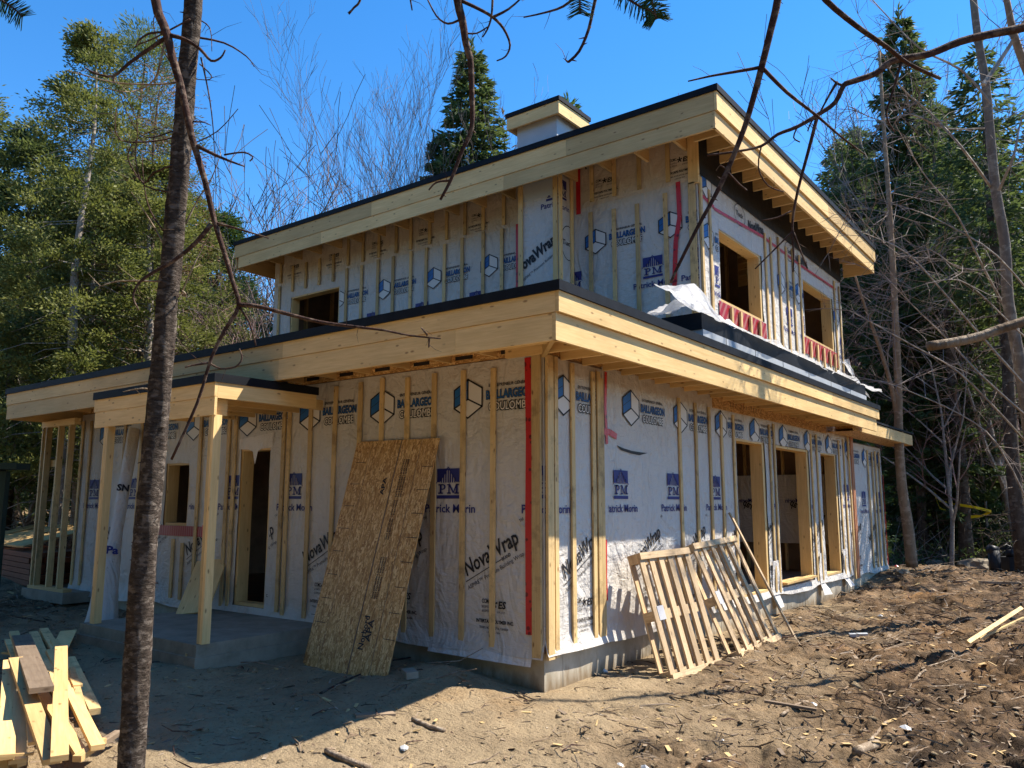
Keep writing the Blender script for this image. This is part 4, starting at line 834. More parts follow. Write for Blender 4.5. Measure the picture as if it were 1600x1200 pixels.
# slender tan trunks and the grey curved trunk on the right
def limb(mb, pts, d, r0_, r1_, m, n=7, jit=0.0):
    P = [at(p[0], p[1], (p[2] if len(p) > 2 else d)) + Vector((rs(jit), rs(jit), rs(jit))) for p in pts]; Q = []
    for i in range(len(P)-1):                                          # Catmull-Rom smoothing
        a = P[max(i-1,0)]; b = P[i]; c = P[i+1]; e = P[min(i+2,len(P)-1)]
        for t in (0, .34, .67): Q.append(.5*((2*b)+(c-a)*t+(2*a-5*b+4*c-e)*t*t+(3*b-3*c+e-a)*t**3))
    Q.append(P[-1]); k = len(Q); mb.tube(Q, [r0_+(r1_-r0_)*i/(k-1) for i in range(k)], m, n)
    return Q
def ground_at(px, d): p = bear(px, d); return Vector((p.x, p.y, gz(p.x, p.y)))
def side_twigs(mb, Q, n, l, r, m, bias=Vector((0,0,0)), sub=2):
    for i in range(n):
        k = random.randrange(len(Q)//4, len(Q)); p = Q[k]; v = (Vector((rs(1), rs(1), rs(.8)))+bias).normalized(); ll = l*random.uniform(.4,1.2); a = p+v*ll*.5+Vector((rs(.08), rs(.08), rs(.08)))*ll; b = a+(v+Vector((rs(.5), rs(.5), rs(.5)))).normalized()*ll*.5
        mb.tube([p, a, b], [r, r*.7, r*.35], m, 3, False)
        for j in range(sub): v2 = (v+Vector((rs(1), rs(1), rs(1)))).normalized(); mb.tube([a, a+v2*ll*.35], [r*.5, r*.25], m, 3, False)
t = empty('leaning_tree', ground_at(1422, 18), 'slender tree with forked tan trunk right behind the far corner of the house', 'tree')
mb = MB(); Q = limb(mb, [(1425,885),(1418,820),(1409,760),(1404,680),(1403,600),(1399,500),(1394,400),(1388,300),(1380,190),(1374,80)], 18, .13, .03, M['tanbark'], 9); mb.link('trunk', t, True)
mb = MB(); Q2 = limb(mb, [(1403,660),(1392,600),(1370,530),(1352,480),(1333,420),(1322,370)], 18, .06, .012, M['tanbark'], 6); side_twigs(mb, Q2, 30, .9, .008, M['twig']); mb.link('limb', t, True)
mb = MB(); side_twigs(mb, Q[8:], 60, 1.6, .010, M['twig'], sub=4); mb.link('crown', t)
t = empty('grey_tree', ground_at(1640, 12), 'leafless tree with curved grey trunk and long pale branches at the upper right', 'tree')
mb = MB(); Q = limb(mb, [(1622,900),(1618,760),(1604,640),(1592,560),(1575,470),(1570,380),(1556,300),(1548,220),(1540,130),(1528,60),(1518,-30),(1510,-120)], 12, .10, .045, M['greybark2'], 10); mb.link('trunk', t, True)
for pts, r in [([(1548,160),(1500,110),(1440,70),(1380,20),(1340,-30)], .022), ([(1556,300),(1500,235),(1450,180),(1405,130),(1370,60)], .025), ([(1585,500),(1540,420),(1490,340),(1440,270),(1400,190)], .024), ([(1600,600),(1530,520),(1480,470),(1420,400),(1370,370),(1320,350)], .022), ([(1606,650),(1540,590),(1480,530),(1420,470),(1380,430)], .02), ([(1612,700),(1560,640),(1500,580),(1430,540),(1370,510),(1330,490)], .02), ([(1625,480),(1560,400),(1500,360),(1440,330),(1390,320)], .018), ([(1540,130),(1580,70),(1610,10),(1640,-50)], .04), ([(1620,820),(1560,700),(1500,650),(1420,610),(1370,600)], .016), ([(1640,560),(1590,520),(1520,450),(1470,440),(1410,455)], .016),
               ([(1560,300),(1585,240),(1600,180),(1640,120)], .025), ([(1548,200),(1480,200),(1420,175),(1380,190),(1330,170)], .016), ([(1570,420),(1500,420),(1450,390),(1400,400),(1340,330)], .014)]:
    mb = MB(); q = limb(mb, [(x+rs(4), y+rs(4), 12-.25*i+rs(.3)) for i, (x, y) in enumerate(pts)], 12, r, .004, M['greybark'], 5, .02); side_twigs(mb, q, 26, .75, .0055, M['twig'], Vector((-.3,0,0)), 3); mb.link('branch', t)
mb = MB(); q = limb(mb, [(1560,-60,9.6),(1575,10,9.5),(1583,50,9.5),(1600,100,9.5),(1640,200,9.5),(1700,420,9.5),(1730,1000,9.5)], 9.5, .03, .06, M['tanbark'], 8); side_twigs(mb, q, 20, .9, .007, M['twig']); tag(mb.link('leaning_sapling', None, True), 'pale thin stem slanting across the top right corner', 'tree')
# young tree in front, left
t = empty('young_tree', ground_at(186, 3.25), 'mottled slim trunk standing in the foreground left of the porch', 'tree')
def bark_trunk():
    P = [at(x, y, 3.3) for x, y in [(176,1460),(190,1330),(205,1200),(213,1050),(223,900),(237,750),(250,600),(263,450),(278,300),(289,150),(302,0),(312,-150),(322,-400)]]; W_ = [48,43,39,38,37,35,33,31,30,28,26,23,20]; Q = []; Rr = []
    for i in range(len(P)-1):
        for k in range(28): t_ = k/28; Q.append(P[i].lerp(P[i+1], t_)); Rr.append((W_[i]*(1-t_)+W_[i+1]*t_)*.5/CF*3.3)
    n = 30; V = []; F = []
    for i, (q, r_) in enumerate(zip(Q, Rr)):
        for j in range(n):
            a = 2*math.pi*j/n; z = i*.0125; e = float(vnoise(np.array(math.cos(a)*2.6+9), np.array(z*7+math.sin(a)*2.6), 41))-.5 + .6*(float(vnoise(np.array(math.cos(a)*7+19), np.array(z*34+math.sin(a)*7), 42))-.5)
            V.append(q+Vector((math.cos(a), math.sin(a), 0))*(r_*(1+.2*e)))
    for i in range(len(Q)-1):
        for j in range(n): F.append((i*n+j, i*n+(j+1)%n, (i+1)*n+(j+1)%n, (i+1)*n+j))
    tr = link('trunk', rawmesh('trunk', V, F, M['birch'], True), t)
    mb = MB()
    for i in range(70):
        k = random.randrange(20, len(Q)-30); a = random.uniform(0, 6.28); d = Vector((math.cos(a), math.sin(a), rs(.3))); mb.tube([Q[k]+d*Rr[k]*.9, Q[k]+d*(Rr[k]+random.uniform(.003,.016))], [.0035, .0012], M['deadwood'], 5)
    o = mb.link('bark_stub', t); o['kind'] = 'stuff'; return tr
bark_trunk()
for pts, r, pale in [([(300,57),(350,67),(385,88),(397,104)],.005,0), ([(314,90),(325,140),(333,200),(338,300)],.004,0), ([(310,30),(328,44),(331,80)],.003,0), ([(285,128),(240,132),(180,129),(130,117),(104,110)],.004,1), ([(262,40),(250,100),(240,126),(215,141),(190,143),(165,137)],.005,1),
    ([(275,213),(245,220),(200,222),(183,212),(180,190),(183,168)],.004,0), ([(270,258),(240,270),(225,286),(206,262),(200,240),(217,215),(250,200)],.004,0), ([(312,100),(330,118),(322,125),(280,120)],.003,0), ([(270,300),(226,290),(212,250),(214,190),(190,140)],.0035,0), ([(262,440),(190,439),(157,447)],.005,1), ([(285,455),(290,460),(277,458)],.005,1),
    ([(236,610),(222,607),(192,612)],.006,1), ([(300,190),(318,191),(330,196)],.004,0), ([(300,225),(340,205),(372,170)],.003,0), ([(270,205),(230,215),(205,190),(185,140)],.003,0), ([(255,360),(235,330),(225,290),(222,240)],.004,0), ([(255,380),(235,345),(205,300)],.004,1),
    ([(297,30),(240,60),(215,70),(211,74)],.004,0), ([(268,100),(245,60),(240,30),(250,10)],.003,0), ([(290,350),(310,310),(330,280),(345,240)],.004,1), ([(283,460),(300,420),(320,380),(330,360)],.004,1)]:
    mb = MB(); q = limb(mb, [(x, y, 3.3+rs(.05)) for x, y in pts], 3.3, r, .0016, M['palewood'] if pale else M['deadwood'], 6); side_twigs(mb, q, 3, .12, .0014, M['palewood'] if pale else M['deadwood'], sub=0); mb.link('twig', t, True)
# dead branches hanging into the frame
def branch(label, main, d, w0, w1, subs, m='deadwood', nm='hanging_branch', tw=10):
    p = at(main[0][0], main[0][1], d); t = empty(nm, p, label, 'branch'); mb = MB(); q = limb(mb, main, d, w0/2/CF*d, w1/2/CF*d, M[m], 10); 
    for i in range(tw*2): k = random.randrange(len(q)); v = Vector((rs(1), rs(1), rs(1))).normalized(); mb.tube([q[k], q[k]+v*random.uniform(.012,.026)], [.003, .001], M[m], 4)
    mb.link('stem', t, True)
    for s in subs: mb = MB(); q = limb(mb, s[1], d, s[0]/2/CF*d, 1.1/CF*d, M[m], 7); side_twigs(mb, q, 2, .06, .0012, M[m], sub=0); mb.link('twig', t, True)
    return t
branch('long dark dead branch hanging beside the foreground trunk, one twig crossing the low roof', [(238,-120),(243,0),(256,40),(262,58),(268,85),(276,112),(284,142),(293,185),(302,222),(312,255),(322,290),(335,345),(352,400),(364,442),(373,478),(352,515),(330,560),(308,630),(268,718)], 2.9, 15, 4,
  [(7,[(262,57),(235,75),(200,100),(177,119),(150,115),(133,106)]), (4,[(262,50),(235,52),(218,62),(212,74)]), (5,[(177,119),(178,130)]), (7,[(266,55),(290,62),(312,76),(330,95),(345,90),(352,78)]), (7,[(308,228),(345,246),(382,260)]), (3,[(350,242),(380,238),(395,245),(390,252)]), (8,[(330,350),(305,380),(270,408),(235,428),(215,445),(208,465),(217,485)]), (5,[(335,348),(370,357),(420,372)]), (8,[(372,476),(400,478),(440,488),(500,503),(560,511),(600,516),(640,524),(689,529)]), (3,[(671,526),(670,543)]), (3,[(668,524),(658,512)]), (4,[(374,480),(390,505),(400,540)]), (4,[(325,567),(300,571),(289,574)]), (3,[(327,567),(345,576),(368,573),(378,560),(374,545)])])
branch('dark dead branch hanging from the top in front of the upper roof', [(706,-90),(715,0),(723,35),(728,68),(735,95),(737,140),(737,200),(722,235),(705,280),(688,312)], 2.6, 15, 4,
  [(6,[(718,0),(748,14),(770,27),(787,45),(797,70),(790,88),(776,95)]), (5,[(770,27),(795,14),(820,-8)]), (4,[(770,-5),(768,25),(762,45),(754,58)]), (4,[(720,30),(700,37),(682,25),(666,-5)]), (3,[(728,52),(745,52),(762,42)]), (4,[(704,282),(682,285),(670,297)]), (4,[(737,203),(743,208)])])
branch('dark knobbly branch crossing down in front of the upper roof corner', [(1228,-90),(1215,0),(1206,40),(1190,105),(1178,150),(1163,200),(1137,265),(1115,310),(1090,355),(1060,415),(1048,442)], 2.8, 13, 4,
  [(6,[(1190,105),(1150,112),(1110,119),(1075,127)]), (7,[(1190,105),(1230,145),(1275,180),(1312,212),(1352,242)]), (4,[(1136,268),(1152,285),(1167,298)]), (3,[(1136,265),(1125,258)])])
branch('long dark branch sweeping in from the right edge above the roof', [(1680,20),(1600,43),(1550,53),(1500,65),(1450,85),(1395,95),(1368,115),(1330,128),(1318,134),(1305,160),(1280,178),(1246,198),(1215,210),(1190,228),(1155,236),(1105,243)], 3.2, 14, 3,
  [(6,[(1277,182),(1262,240),(1246,300),(1238,350),(1240,400),(1239,425)]), (5,[(1409,95),(1396,140),(1385,180),(1398,207)]), (5,[(1318,134),(1308,130),(1298,122)]), (5,[(1308,128),(1295,150),(1280,178)]), (3,[(1240,360),(1215,385),(1180,420)]), (3,[(1240,363),(1250,390),(1262,420)]), (2.5,[(1246,198),(1240,215),(1250,222)]), (2.5,[(1280,180),(1268,190),(1262,205)]), (3,[(1236,330),(1215,340),(1190,345)]), (2.5,[(1190,226),(1185,262),(1200,290),(1225,300)])], tw=6)
branch('straight reddish branch slanting down from the top right', [(1262,-40),(1290,0),(1340,42),(1385,73),(1420,100),(1470,123)], 2.6, 10, 5, [], tw=8)
branch('short curved twig hanging at the top centre', [(945,-50),(930,0),(920,45),(905,80),(888,97)], 2.3, 6, 4, [(5,[(905,-10),(880,10),(850,20),(818,27)]), (4,[(888,97),(884,94)])], nm='hanging_twig', tw=3)
branch('thick out of focus mossy branch end at the right edge', [(1720,450),(1640,487),(1600,502),(1560,515),(1530,526),(1490,535),(1450,541)], 1.05, 15, 15, [], 'palewood', tw=0)
branch('small bent dead twig at the top, left of the big bare tree', [(570,-30),(562,2),(553,12),(545,22)], 2.6, 4, 3, [(3,[(640,-8),(644,16)]), (3,[(636,-30),(640,-5)])], nm='hanging_twig', tw=1)
def fir_sprig(label, pts, d, nl):
    t = empty('fir_sprig', at(pts[0][0], pts[0][1], d), label, 'sprig'); mb = MB(); q = limb(mb, pts, d, .003, .0018, M['deadwood'], 5); mb.link('stem', t); mb = MB()
    for i in range(len(q)-1):
        for k in range(5):
            a = q[i].lerp(q[i+1], k/5); dv = (q[i+1]-q[i]).normalized(); sd = dv.cross(fw).normalized()
            for s in (-1, 1): e = a+(sd*s+dv*random.uniform(.15,.7)+fw*rs(.25)).normalized()*nl*random.uniform(.8,1.1); mb.tube([a, a.lerp(e,.6), e], [.0012, .0013, .0005], M['fir'], 4)
    mb.link('needles', t)
fir_sprig('green fir sprig at the top edge left of the hanging twig', [(905,-30),(906,0),(906,22)], 1.9, .034); fir_sprig('larger green fir sprig at the top edge right of the hanging twig', [(965,-12),(1000,10),(1018,18),(1026,30)], 1.7, .034); fir_sprig('upright tip of the larger fir sprig at the top edge', [(1008,-30),(1018,0),(1026,30)], 1.7, .034)
fir_sprig('blurred green sprig in the top left corner of the photo', [(-20,-20),(0,-2),(20,12),(36,26)], 2.2, .04)
# ================================================================== THINGS ON THE SITE
def at_ground(p, dz=0.0): return Vector((p[0], p[1], gz(p[0], p[1])+dz))
# two sheets of strand board leaning on the front wall
def panel(name, corners, th, label, grooves, stamp):
    c = [Vector(q) for q in corners]; X = (c[1]-c[0]); W_ = X.length; X.normalize(); Z = (c[3]-c[0]); H_ = Z.length; Z = (Z-X*Z.dot(X)).normalized(); Y = Z.cross(X)
    mm = Matrix((X, Y, Z)).transposed().to_4x4(); mm.translation = c[0]; t = empty(name, c[0], label, 'board'); mb = MB(); mb.box((0,0,0),(W_,th,H_), M['osb'], mm); mb.link('board', t)
    mb = MB()
    for g in grooves: mb.box((g,-.004,0.002),(g+.012,-.0005,H_-.002), M['grey'], mm)
    if grooves: mb.link('edge_strip', t)
    if stamp:
        pr = Print()
        for z in np.linspace(.45, H_-.25, 8): pr.line((.0,z),(.16,z),.006,M['ink']); pr.line((W_-.16,z-.06),(W_,z-.06),.006,M['ink'])
        pr.line((W_*.80,0),(W_*.80,H_),.006,M['grey']); pr.line((W_*.17,0),(W_*.17,H_),.004,M['grey'])
        pr.text('Norbord', W_*.66, .25, .075, M['ink'], .33, .003, R(90)); pr.text('APA', W_*.72, .34, .075, M['ink'], .22, .003, R(90)); pr.text('APA', W_*.47, H_-.62, .06, M['ink'], .2, .002, R(90))
        for k, zz in ((0,.75),(1,.75),(2,.75),(0,1.35),(1,1.35),(0,1.8),(1,1.8),(2,1.8)): pr.text('24/16 EXPOSURE 1 SHEATHING', W_*.64+.035*k, zz, .02, M['ink'], .42, .001, R(90))
        pr.link('printed_lettering', t, lambda s, d, z: mm @ Vector((s, -.003-d, z)), 0.002, W_-.002, (), .002, H_-.002)
    return t
panel('strand_board_sheet', [(-2.539,-.708,-.29),(-1.319,-.726,-.305),(-1.279,-.067,2.048),(-2.499,-.049,2.064)], .011, 'large strand board sheet leaning on the front wall, the front one of two', [.66], True)
panel('strand_board_sheet', [(-2.62,-.66,-.28),(-1.40,-.68,-.295),(-1.36,-.05,2.04),(-2.56,-.035,2.055)], .011, 'strand board sheet leaning on the front wall, mostly hidden behind the front sheet', [], False)
def board(name, a, b, w_, th, m, label, cat='board', group=None, updir=(0,0,1), roll=0.0, bev=.003):
    mb = MB(); mb.bar((0,0,0), Vector(b)-Vector(a), w_, th, M[m], roll, updir); o = mb.link(name, None); o.location = a; tag(o, label, cat, group); bevel(o, bev); return o
board('plywood_offcut', (-5.0,-.50,.01), (-5.32,-.05,.62), .44, .018, 'wood', 'pale plywood offcut leaning on the wall under the porch window', updir=(.35,-.8,.5))
# pallets
def pallet(BL, BR, TL, label):
    BL, BR, TL = map(Vector, (BL, BR, TL)); X = (BR-BL); W_ = X.length; X.normalize(); Z = TL-BL; H_ = Z.length; Z = (Z-X*Z.dot(X)).normalized(); Y = Z.cross(X)   # Y away from the viewer, towards the wall
    if Y.x > 0: Y = -Y
    mm = Matrix((X, Y, Z)).transposed().to_4x4(); mm.translation = BL; t = empty('wooden_pallet', BL, label, 'pallet', 'wooden pallets against the wall')
    def P(nm, lo, hi, m='pallet'): mb = MB(); mb.box(lo, hi, M[m], mm); o = mb.link(nm, t); bevel(o, .003); return o
    k = 6
    for i in range(k): x = (W_-.088)*i/(k-1); P('deck_board', (x,0,.0),(x+.088+rs(.006),.022,H_))
    for z in (.0, H_/2-.05, H_-.10): P('cross_board', (0,.021,z),(W_,.041,z+.10))
    for z in (.0, H_/2-.05, H_-.10):
        for x in (0, W_/2-.05, W_-.10): b = P('block', (x,.042,z),(x+.10,.125,z+.10))
    for i in range(5): x = (W_-.085)*i/4; P('bottom_board', (x,.126,.0),(x+.085,.145,H_))
    P('cross_board', (0,-.022,H_-.07),(W_,-.002,H_))
    P('bottom_board', (0,-.022,.0),(W_,-.002,.07)) ; P('label_tag', (.07,-.004,H_*.46),(.19,-.001,H_*.57),'label')
    return t
pallet((.64,1.30,-.38), (.74,2.28,-.36), (.26,1.12,.84), 'wooden pallet leaning on the side wall, the one nearer the house corner')
pallet((.82,2.66,-.35), (.80,4.02,-.30), (.28,2.60,.90), 'wooden pallet leaning on the side wall, the one nearer the tall door openings')
board('lath', (.98,4.05,-.32), (.05,4.36,1.24), .05, .022, 'pallet', 'thin lath leaning on the wall beside the pallets', 'lath', updir=(1,0,.5))
# roll of wrap leaning on the porch wall
def roll():
    t = empty('wrap_roll', (-6.5,-.85,-.25), 'long whitish roll of house wrap leaning on the wall behind the left porch post', 'roll'); V = []; F = []; n = 20; k = 60; a = Vector((-6.52,-.88,-.25)); b = Vector((-7.42,-.14,2.45)); ax = (b-a).normalized(); s = ax.cross(Vector((0,0,1))).normalized(); u = s.cross(ax)
    for i in range(k+1):
        z = i/k; r_ = .085+.13*max(0, 1-z*2.2)**1.3; c = a.lerp(b, z)
        for j in range(n): an = 6.283*j/n; e = 1+.22*(float(vnoise(np.array(math.cos(an)*1.5+3), np.array(z*6+math.sin(an)*1.5), 51))-.5)+.1*(float(vnoise(np.array(an*2), np.array(z*25), 52))-.5); V.append(c+(s*math.cos(an)+u*math.sin(an))*r_*e)
    for i in range(k):
        for j in range(n): F.append((i*n+j, i*n+(j+1)%n, (i+1)*n+(j+1)%n, (i+1)*n+j))
    o = link('sheet', rawmesh('sheet', V, F, M['wrap'], True), t)
    pr = Print(); pr.text('Pa', 0, 0, .11, M['navy'], .16, .006); pr.text('SN', .0, .95, .10, M['ink'], .16, .006)
    cam_dir = (CP-a.lerp(b,.3)).normalized(); sd = ax.cross(cam_dir).normalized()
    if sd.dot(rt) < 0: sd = -sd
    out = sd.cross(ax).normalized(); out = out if out.dot(cam_dir) > 0 else -out
    pr.link('printed_lettering', o, lambda x, d, z: a+ax*(.95+z)+sd*(x-.09)+out*(.16-.05*min(1,z)+d), -1, 2)
roll()
# timber heap at the lower left, each piece its own board
GP = 'loose boards of the timber heap at lower left'
def pb(p0, z0, p1, z1, w_, th, m, label):
    a = onz(p0[0], p0[1], z0); b = onz(p1[0], p1[1], z1); board('loose_board', a, b, w_, th, m, label, 'board', GP)
zp = lambda zx, zy: (zx/5, 960+zy/5)
for a, za, b, zb, w_, th, m, lb in [
  ((78,365),-.02,(45,1120),-.26,.105,.03,'fresh','leftmost long fresh board of the heap, its near half in the sun'),
  ((160,610),-.10,(135,1150),-.30,.10,.03,'fresh','short fresh board between the leftmost board and the broad diagonal one'),
  ((122,350),.04,(410,1150),-.20,.105,.035,'fresh','broad fresh board running diagonally from upper left to the sunny near end'),
  ((165,175),.05,(325,590),.02,.16,.04,'grey','wide brown weathered plank lying on top of the heap'),
  ((108,140),-.05,(200,420),-.06,.09,.03,'wood','board end sticking out behind the wide brown plank'),
  ((262,145),-.10,(470,640),-.14,.085,.035,'strap','muddy board right of the wide brown plank'),
  ((340,120),-.10,(440,290),-.10,.09,.04,'strap','short muddy board at the far end of the heap'),
  ((395,285),-.08,(765,1040),-.25,.085,.035,'fresh','long board running from the middle of the heap to its right near corner'),
  ((330,620),-.18,(640,1100),-.30,.08,.03,'fresh','lowest board crossing under the upright looking one'),
  ((478,262),.09,(465,1125),-.15,.098,.035,'fresh','straight pale board lying towards the viewer across the middle of the heap'),
  ((545,350),-.12,(740,760),-.26,.085,.05,'strap','rightmost muddy board with a broken end'),
  ((30,560),-.12,(-10,1120),-.28,.07,.022,'strap','thin board at the far left edge of the heap'),
  ((215,520),-.06,(255,1010),-.22,.055,.022,'wood','narrow batten lying under the broad diagonal board'),
  ((560,420),-.10,(690,900),-.24,.05,.02,'strap','narrow batten between the two rightmost boards'),
  ((420,200),-.07,(610,560),-.14,.07,.022,'wood','thin board fanning out behind the straight pale board'),
  ((60,200),-.06,(190,520),-.10,.06,.022,'strap','narrow muddy batten left of the wide brown plank'),
  ((800,985),-.27,(600,1130),-.30,.06,.04,'fresh','short orange offcut at the near right corner of the heap'),
  ((930,920),-.30,(800,1000),-.31,.06,.03,'grey','dark broken stick beside the orange offcut'),
  ((0,1105),-.22,(262,1088),-.24,.02,.015,'fresh','thin lath lying across the near ends of the left boards'),
  ((20,300),-.15,(145,312),-.15,.03,.02,'fresh','small stick poking out left of the wide brown plank'),
  ((-20,1150),-.33,(92,1150),-.33,.09,.06,'fresh','timber block under the near end of the leftmost board'),
  ((100,1165),-.33,(175,1140),-.33,.08,.05,'fresh','small timber block beside the lath'),
  ((-40,420),-.2,(60,400),-.2,.03,.02,'grey','weathered stick at the left edge of the heap')]:
    pb(zp(*a), za, zp(*b), zb, w_, th, m, lb)
mb = MB(); P = [onz(*zp(*q), z) for q, z in [((600,118),-.08),((470,130),-.10),((440,190),-.12),((515,300),-.09)]]; up_ = Vector((0,0,.015))
mb.face(P, [(0,0),(.4,0),(.4,.3),(0,.4)], M['wood']); mb.face([p-up_ for p in reversed(P)], [(0,0)]*4, M['wood']); [mb.face([P[i], P[i]-up_, P[(i+1)%4]-up_, P[(i+1)%4]], [(0,0)]*4, M['wood']) for i in range(4)]
tag(mb.link('plywood_offcut', None), 'pointed plywood offcut at the far end of the timber heap', 'board')
# small things lying about
def block(px, py, z, size, rz, m, label, name='wood_block', cat='block'):
    p = onz(px, py, z); g = gz(p.x, p.y); mb = MB(); sx, sy, sz = size; mb.box((-sx/2,-sy/2,0),(sx/2,sy/2,sz), M[m]); o = mb.link(name, None); o.location = (p.x, p.y, g-.012); o.rotation_euler = (rs(.08), rs(.08), rz); tag(o, label, cat); bevel(o, .005); return o
block(296,1046,-.27,(.26,.12,.13),R(-28),'strap','short muddy timber block beside the right porch post'); block(640,1092,-.40,(.26,.11,.06),R(-35),'slab','dark grey brick lying in the shade before the strand boards','brick','brick')
block(1342,996,-.33,(.22,.10,.06),R(20),'foam','pale grey brick lying on the sunny mud right of the pallets','brick','brick'); block(1235,1108,-.36,(.42,.05,.02),R(15),'grey','thin board offcut lying on the mud in the lower right','board_offcut','board')
block(1150,1062,-.36,(.22,.05,.02),R(10),'grey','small board offcut lying in front of the pallets','board_offcut','board'); block(585,1140,-.42,(.32,.09,.03),R(60),'grey','broken grey board piece in the shadow before the house','board_offcut','board')
board('plank', onz(1512,1004,-.15), onz(1596,950,.02), .045, .03, 'strap', 'split yellow plank leaning on the dark soil bank at the right', 'plank', updir=(.5,-.5,.6)); board('plank', onz(1530,998,-.2), onz(1600,965,-.05), .03, .02, 'strap', 'narrower plank lying below the split yellow plank', 'plank')
board('thin_pole', onz(1480,908,-.2), onz(1610,912,-.2), .06, .05, 'palewood', 'long pale pole lying on the mud beyond the soil bank', 'pole'); board('window_sill_board', (.02,6.5,.13), (.06,7.9,.15), .12, .03, 'fresh', 'loose board lying on the sill of the middle tall opening', 'board')
def logthing(pts, r0_, r1_, label, m='palewood'):
    P = [onz(x, y, -.34) for x, y in pts]; P = [Vector((p.x, p.y, gz(p.x, p.y)+r0_*.7)) for p in P]; Q = []
    for i in range(len(P)-1):
        for k in range(4): Q.append(P[i].lerp(P[i+1], k/4))
    Q.append(P[-1]); o0 = Q[0].copy(); mb = MB(); k = len(Q); mb.tube([q-o0 for q in Q], [r0_+(r1_-r0_)*i/(k-1) for i in range(k)], M[m], 10); o = mb.link('fallen_branch', None, True); o.location = o0; tag(o, label, 'branch')
logthing([(1338,1172),(1352,1163),(1370,1154)], .035, .032, 'short thick log piece lying in the lower right mud'); logthing([(1358,1150),(1372,1140),(1383,1130),(1390,1120)], .013, .009, 'curved root lying above the short log')
logthing([(510,1172),(540,1185),(580,1192)], .022, .02, 'half buried root in the sunlit sand at the bottom'); logthing([(645,1128),(670,1136),(695,1140)], .02, .018, 'short buried stick in the sunlit sand'); logthing([(1500,1090),(1535,1098),(1568,1105)], .008, .006, 'thin pale stick on the dark mud at the right'); logthing([(500,1083),(540,1072),(565,1065)], .012, .008, 'black root lying in front of the strand boards', 'deadwood')
logthing([(1420,1072),(1440,1065),(1448,1062)], .018, .006, 'yellowish wood splinter lying on the dark mud'); logthing([(1220,1112),(1245,1098),(1262,1092)], .014, .012, 'pale branch piece by the orange leaf')
def scraps(px, py, label, s=.05, m='white'):
    p = onz(px, py, -.36); g = gz(p.x, p.y); mb = MB(); k = 7; top = [Vector((math.cos(6.28*i/k)*s*random.uniform(.5,1.2), math.sin(6.28*i/k)*s*random.uniform(.4,1), random.uniform(0,.4)*s)) for i in range(k)]; c = Vector((0,0,s*.7))
    for i in range(k): mb.face([top[i], top[(i+1)%k], c], [(0,0)]*3, M[m])
    mb.face([q-Vector((0,0,.01)) for q in reversed(top)], [(0,0)]*k, M[m]); o = mb.link('paper_scrap', None); o.location = (p.x, p.y, g+.004); tag(o, label, 'scrap')
scraps(632,1165,'white torn paper scrap on the sunlit sand at the bottom'); scraps(1415,1143,'white and blue plastic scrap near the bottom right'); scraps(1270,1098,'white foam scrap beside the orange leaf',.04); scraps(1272,1083,'orange leaf on the mud',.035,'rust'); scraps(1402,902,'red ribbon scrap on the mud near the far corner of the house',.06,'red'); scraps(943,1055,'white scrap at the foot of the side wall',.05); scraps(968,1182,'white pebble at the bottom centre',.03); scraps(1108,1170,'white pebble left of the short log',.03)
scraps(1375,962,'pale scrap on the mud right of the grey brick',.045); scraps(1008,1190,'pale flat chip at the bottom centre',.05,'foam'); scraps(1128,1148,'white chip above the bottom edge right of centre',.025)
def debris():
    mb = MB(); i = 0
    while i < 13000:
        r_ = 1.8+24*random.random()**1.6; a = random.uniform(-.66, .62); x = CP.x-math.sin(YAW-a)*r_; y = CP.y+math.cos(YAW-a)*r_
        if x < -.1 and y > -.15: continue
        s = float(soil(np.array([x]), np.array([y]))[0])
        if random.random() > .22+.9*s: continue
        i += 1; z = gz(x, y); l = random.uniform(.02, .2)*(1.0 if random.random() < .9 else 2.4)*(.7+r_*.06); th = random.uniform(0, 6.28); v = Vector((math.cos(th), math.sin(th), rs(.3))); w_ = random.uniform(.0015, .006)*(.7+r_*.09); a0 = Vector((x, y, z+.004))
        m_ = random.choice(['deadwood','palewood','palewood','palewood','bark','grey','tanbark'])
        if random.random() < .7: mb.tube([a0, a0+v*l*.5+Vector((rs(.2)*l, rs(.2)*l, rs(.12)*l+.004)), a0+v*l], [w_, w_, w_*.4], M[m_], 3, False)
        else: mb.bar(a0, a0+v*l*.4, w_*5, .004, M[random.choice(['palewood','grey','strap'])])
    link('wood_debris', mb.mesh('wood_debris'), kind='stuff')
    V = []; F = []
    for i in range(2600):
        r_ = 1.8+20*random.random()**1.5; a = random.uniform(-.66, .62); x = CP.x-math.sin(YAW-a)*r_; y = CP.y+math.cos(YAW-a)*r_
        if x < .0 and y > -.05: continue
        s = float(soil(np.array([x]), np.array([y]))[0]); q = random.uniform(.006,.022)*(1+s*1.2) if i % 9 else random.uniform(.03,.06); z = gz(x, y); b = len(V)
        for k, (dx, dy, dz) in enumerate([(1,0,0),(-1,0,0),(0,1,0),(0,-1,0),(0,0,1),(0,0,-1)]): V.append((x+dx*q*random.uniform(.6,1.3), y+dy*q*random.uniform(.6,1.3), z+dz*q*random.uniform(.4,.9)))
        for f in [(0,2,4),(2,1,4),(1,3,4),(3,0,4),(2,0,5),(1,2,5),(3,1,5),(0,3,5)]: F.append(tuple(b+j for j in f))
    link('soil_clods', rawmesh('soil_clods', V, F, M['mud'], True), kind='stuff')
debris()
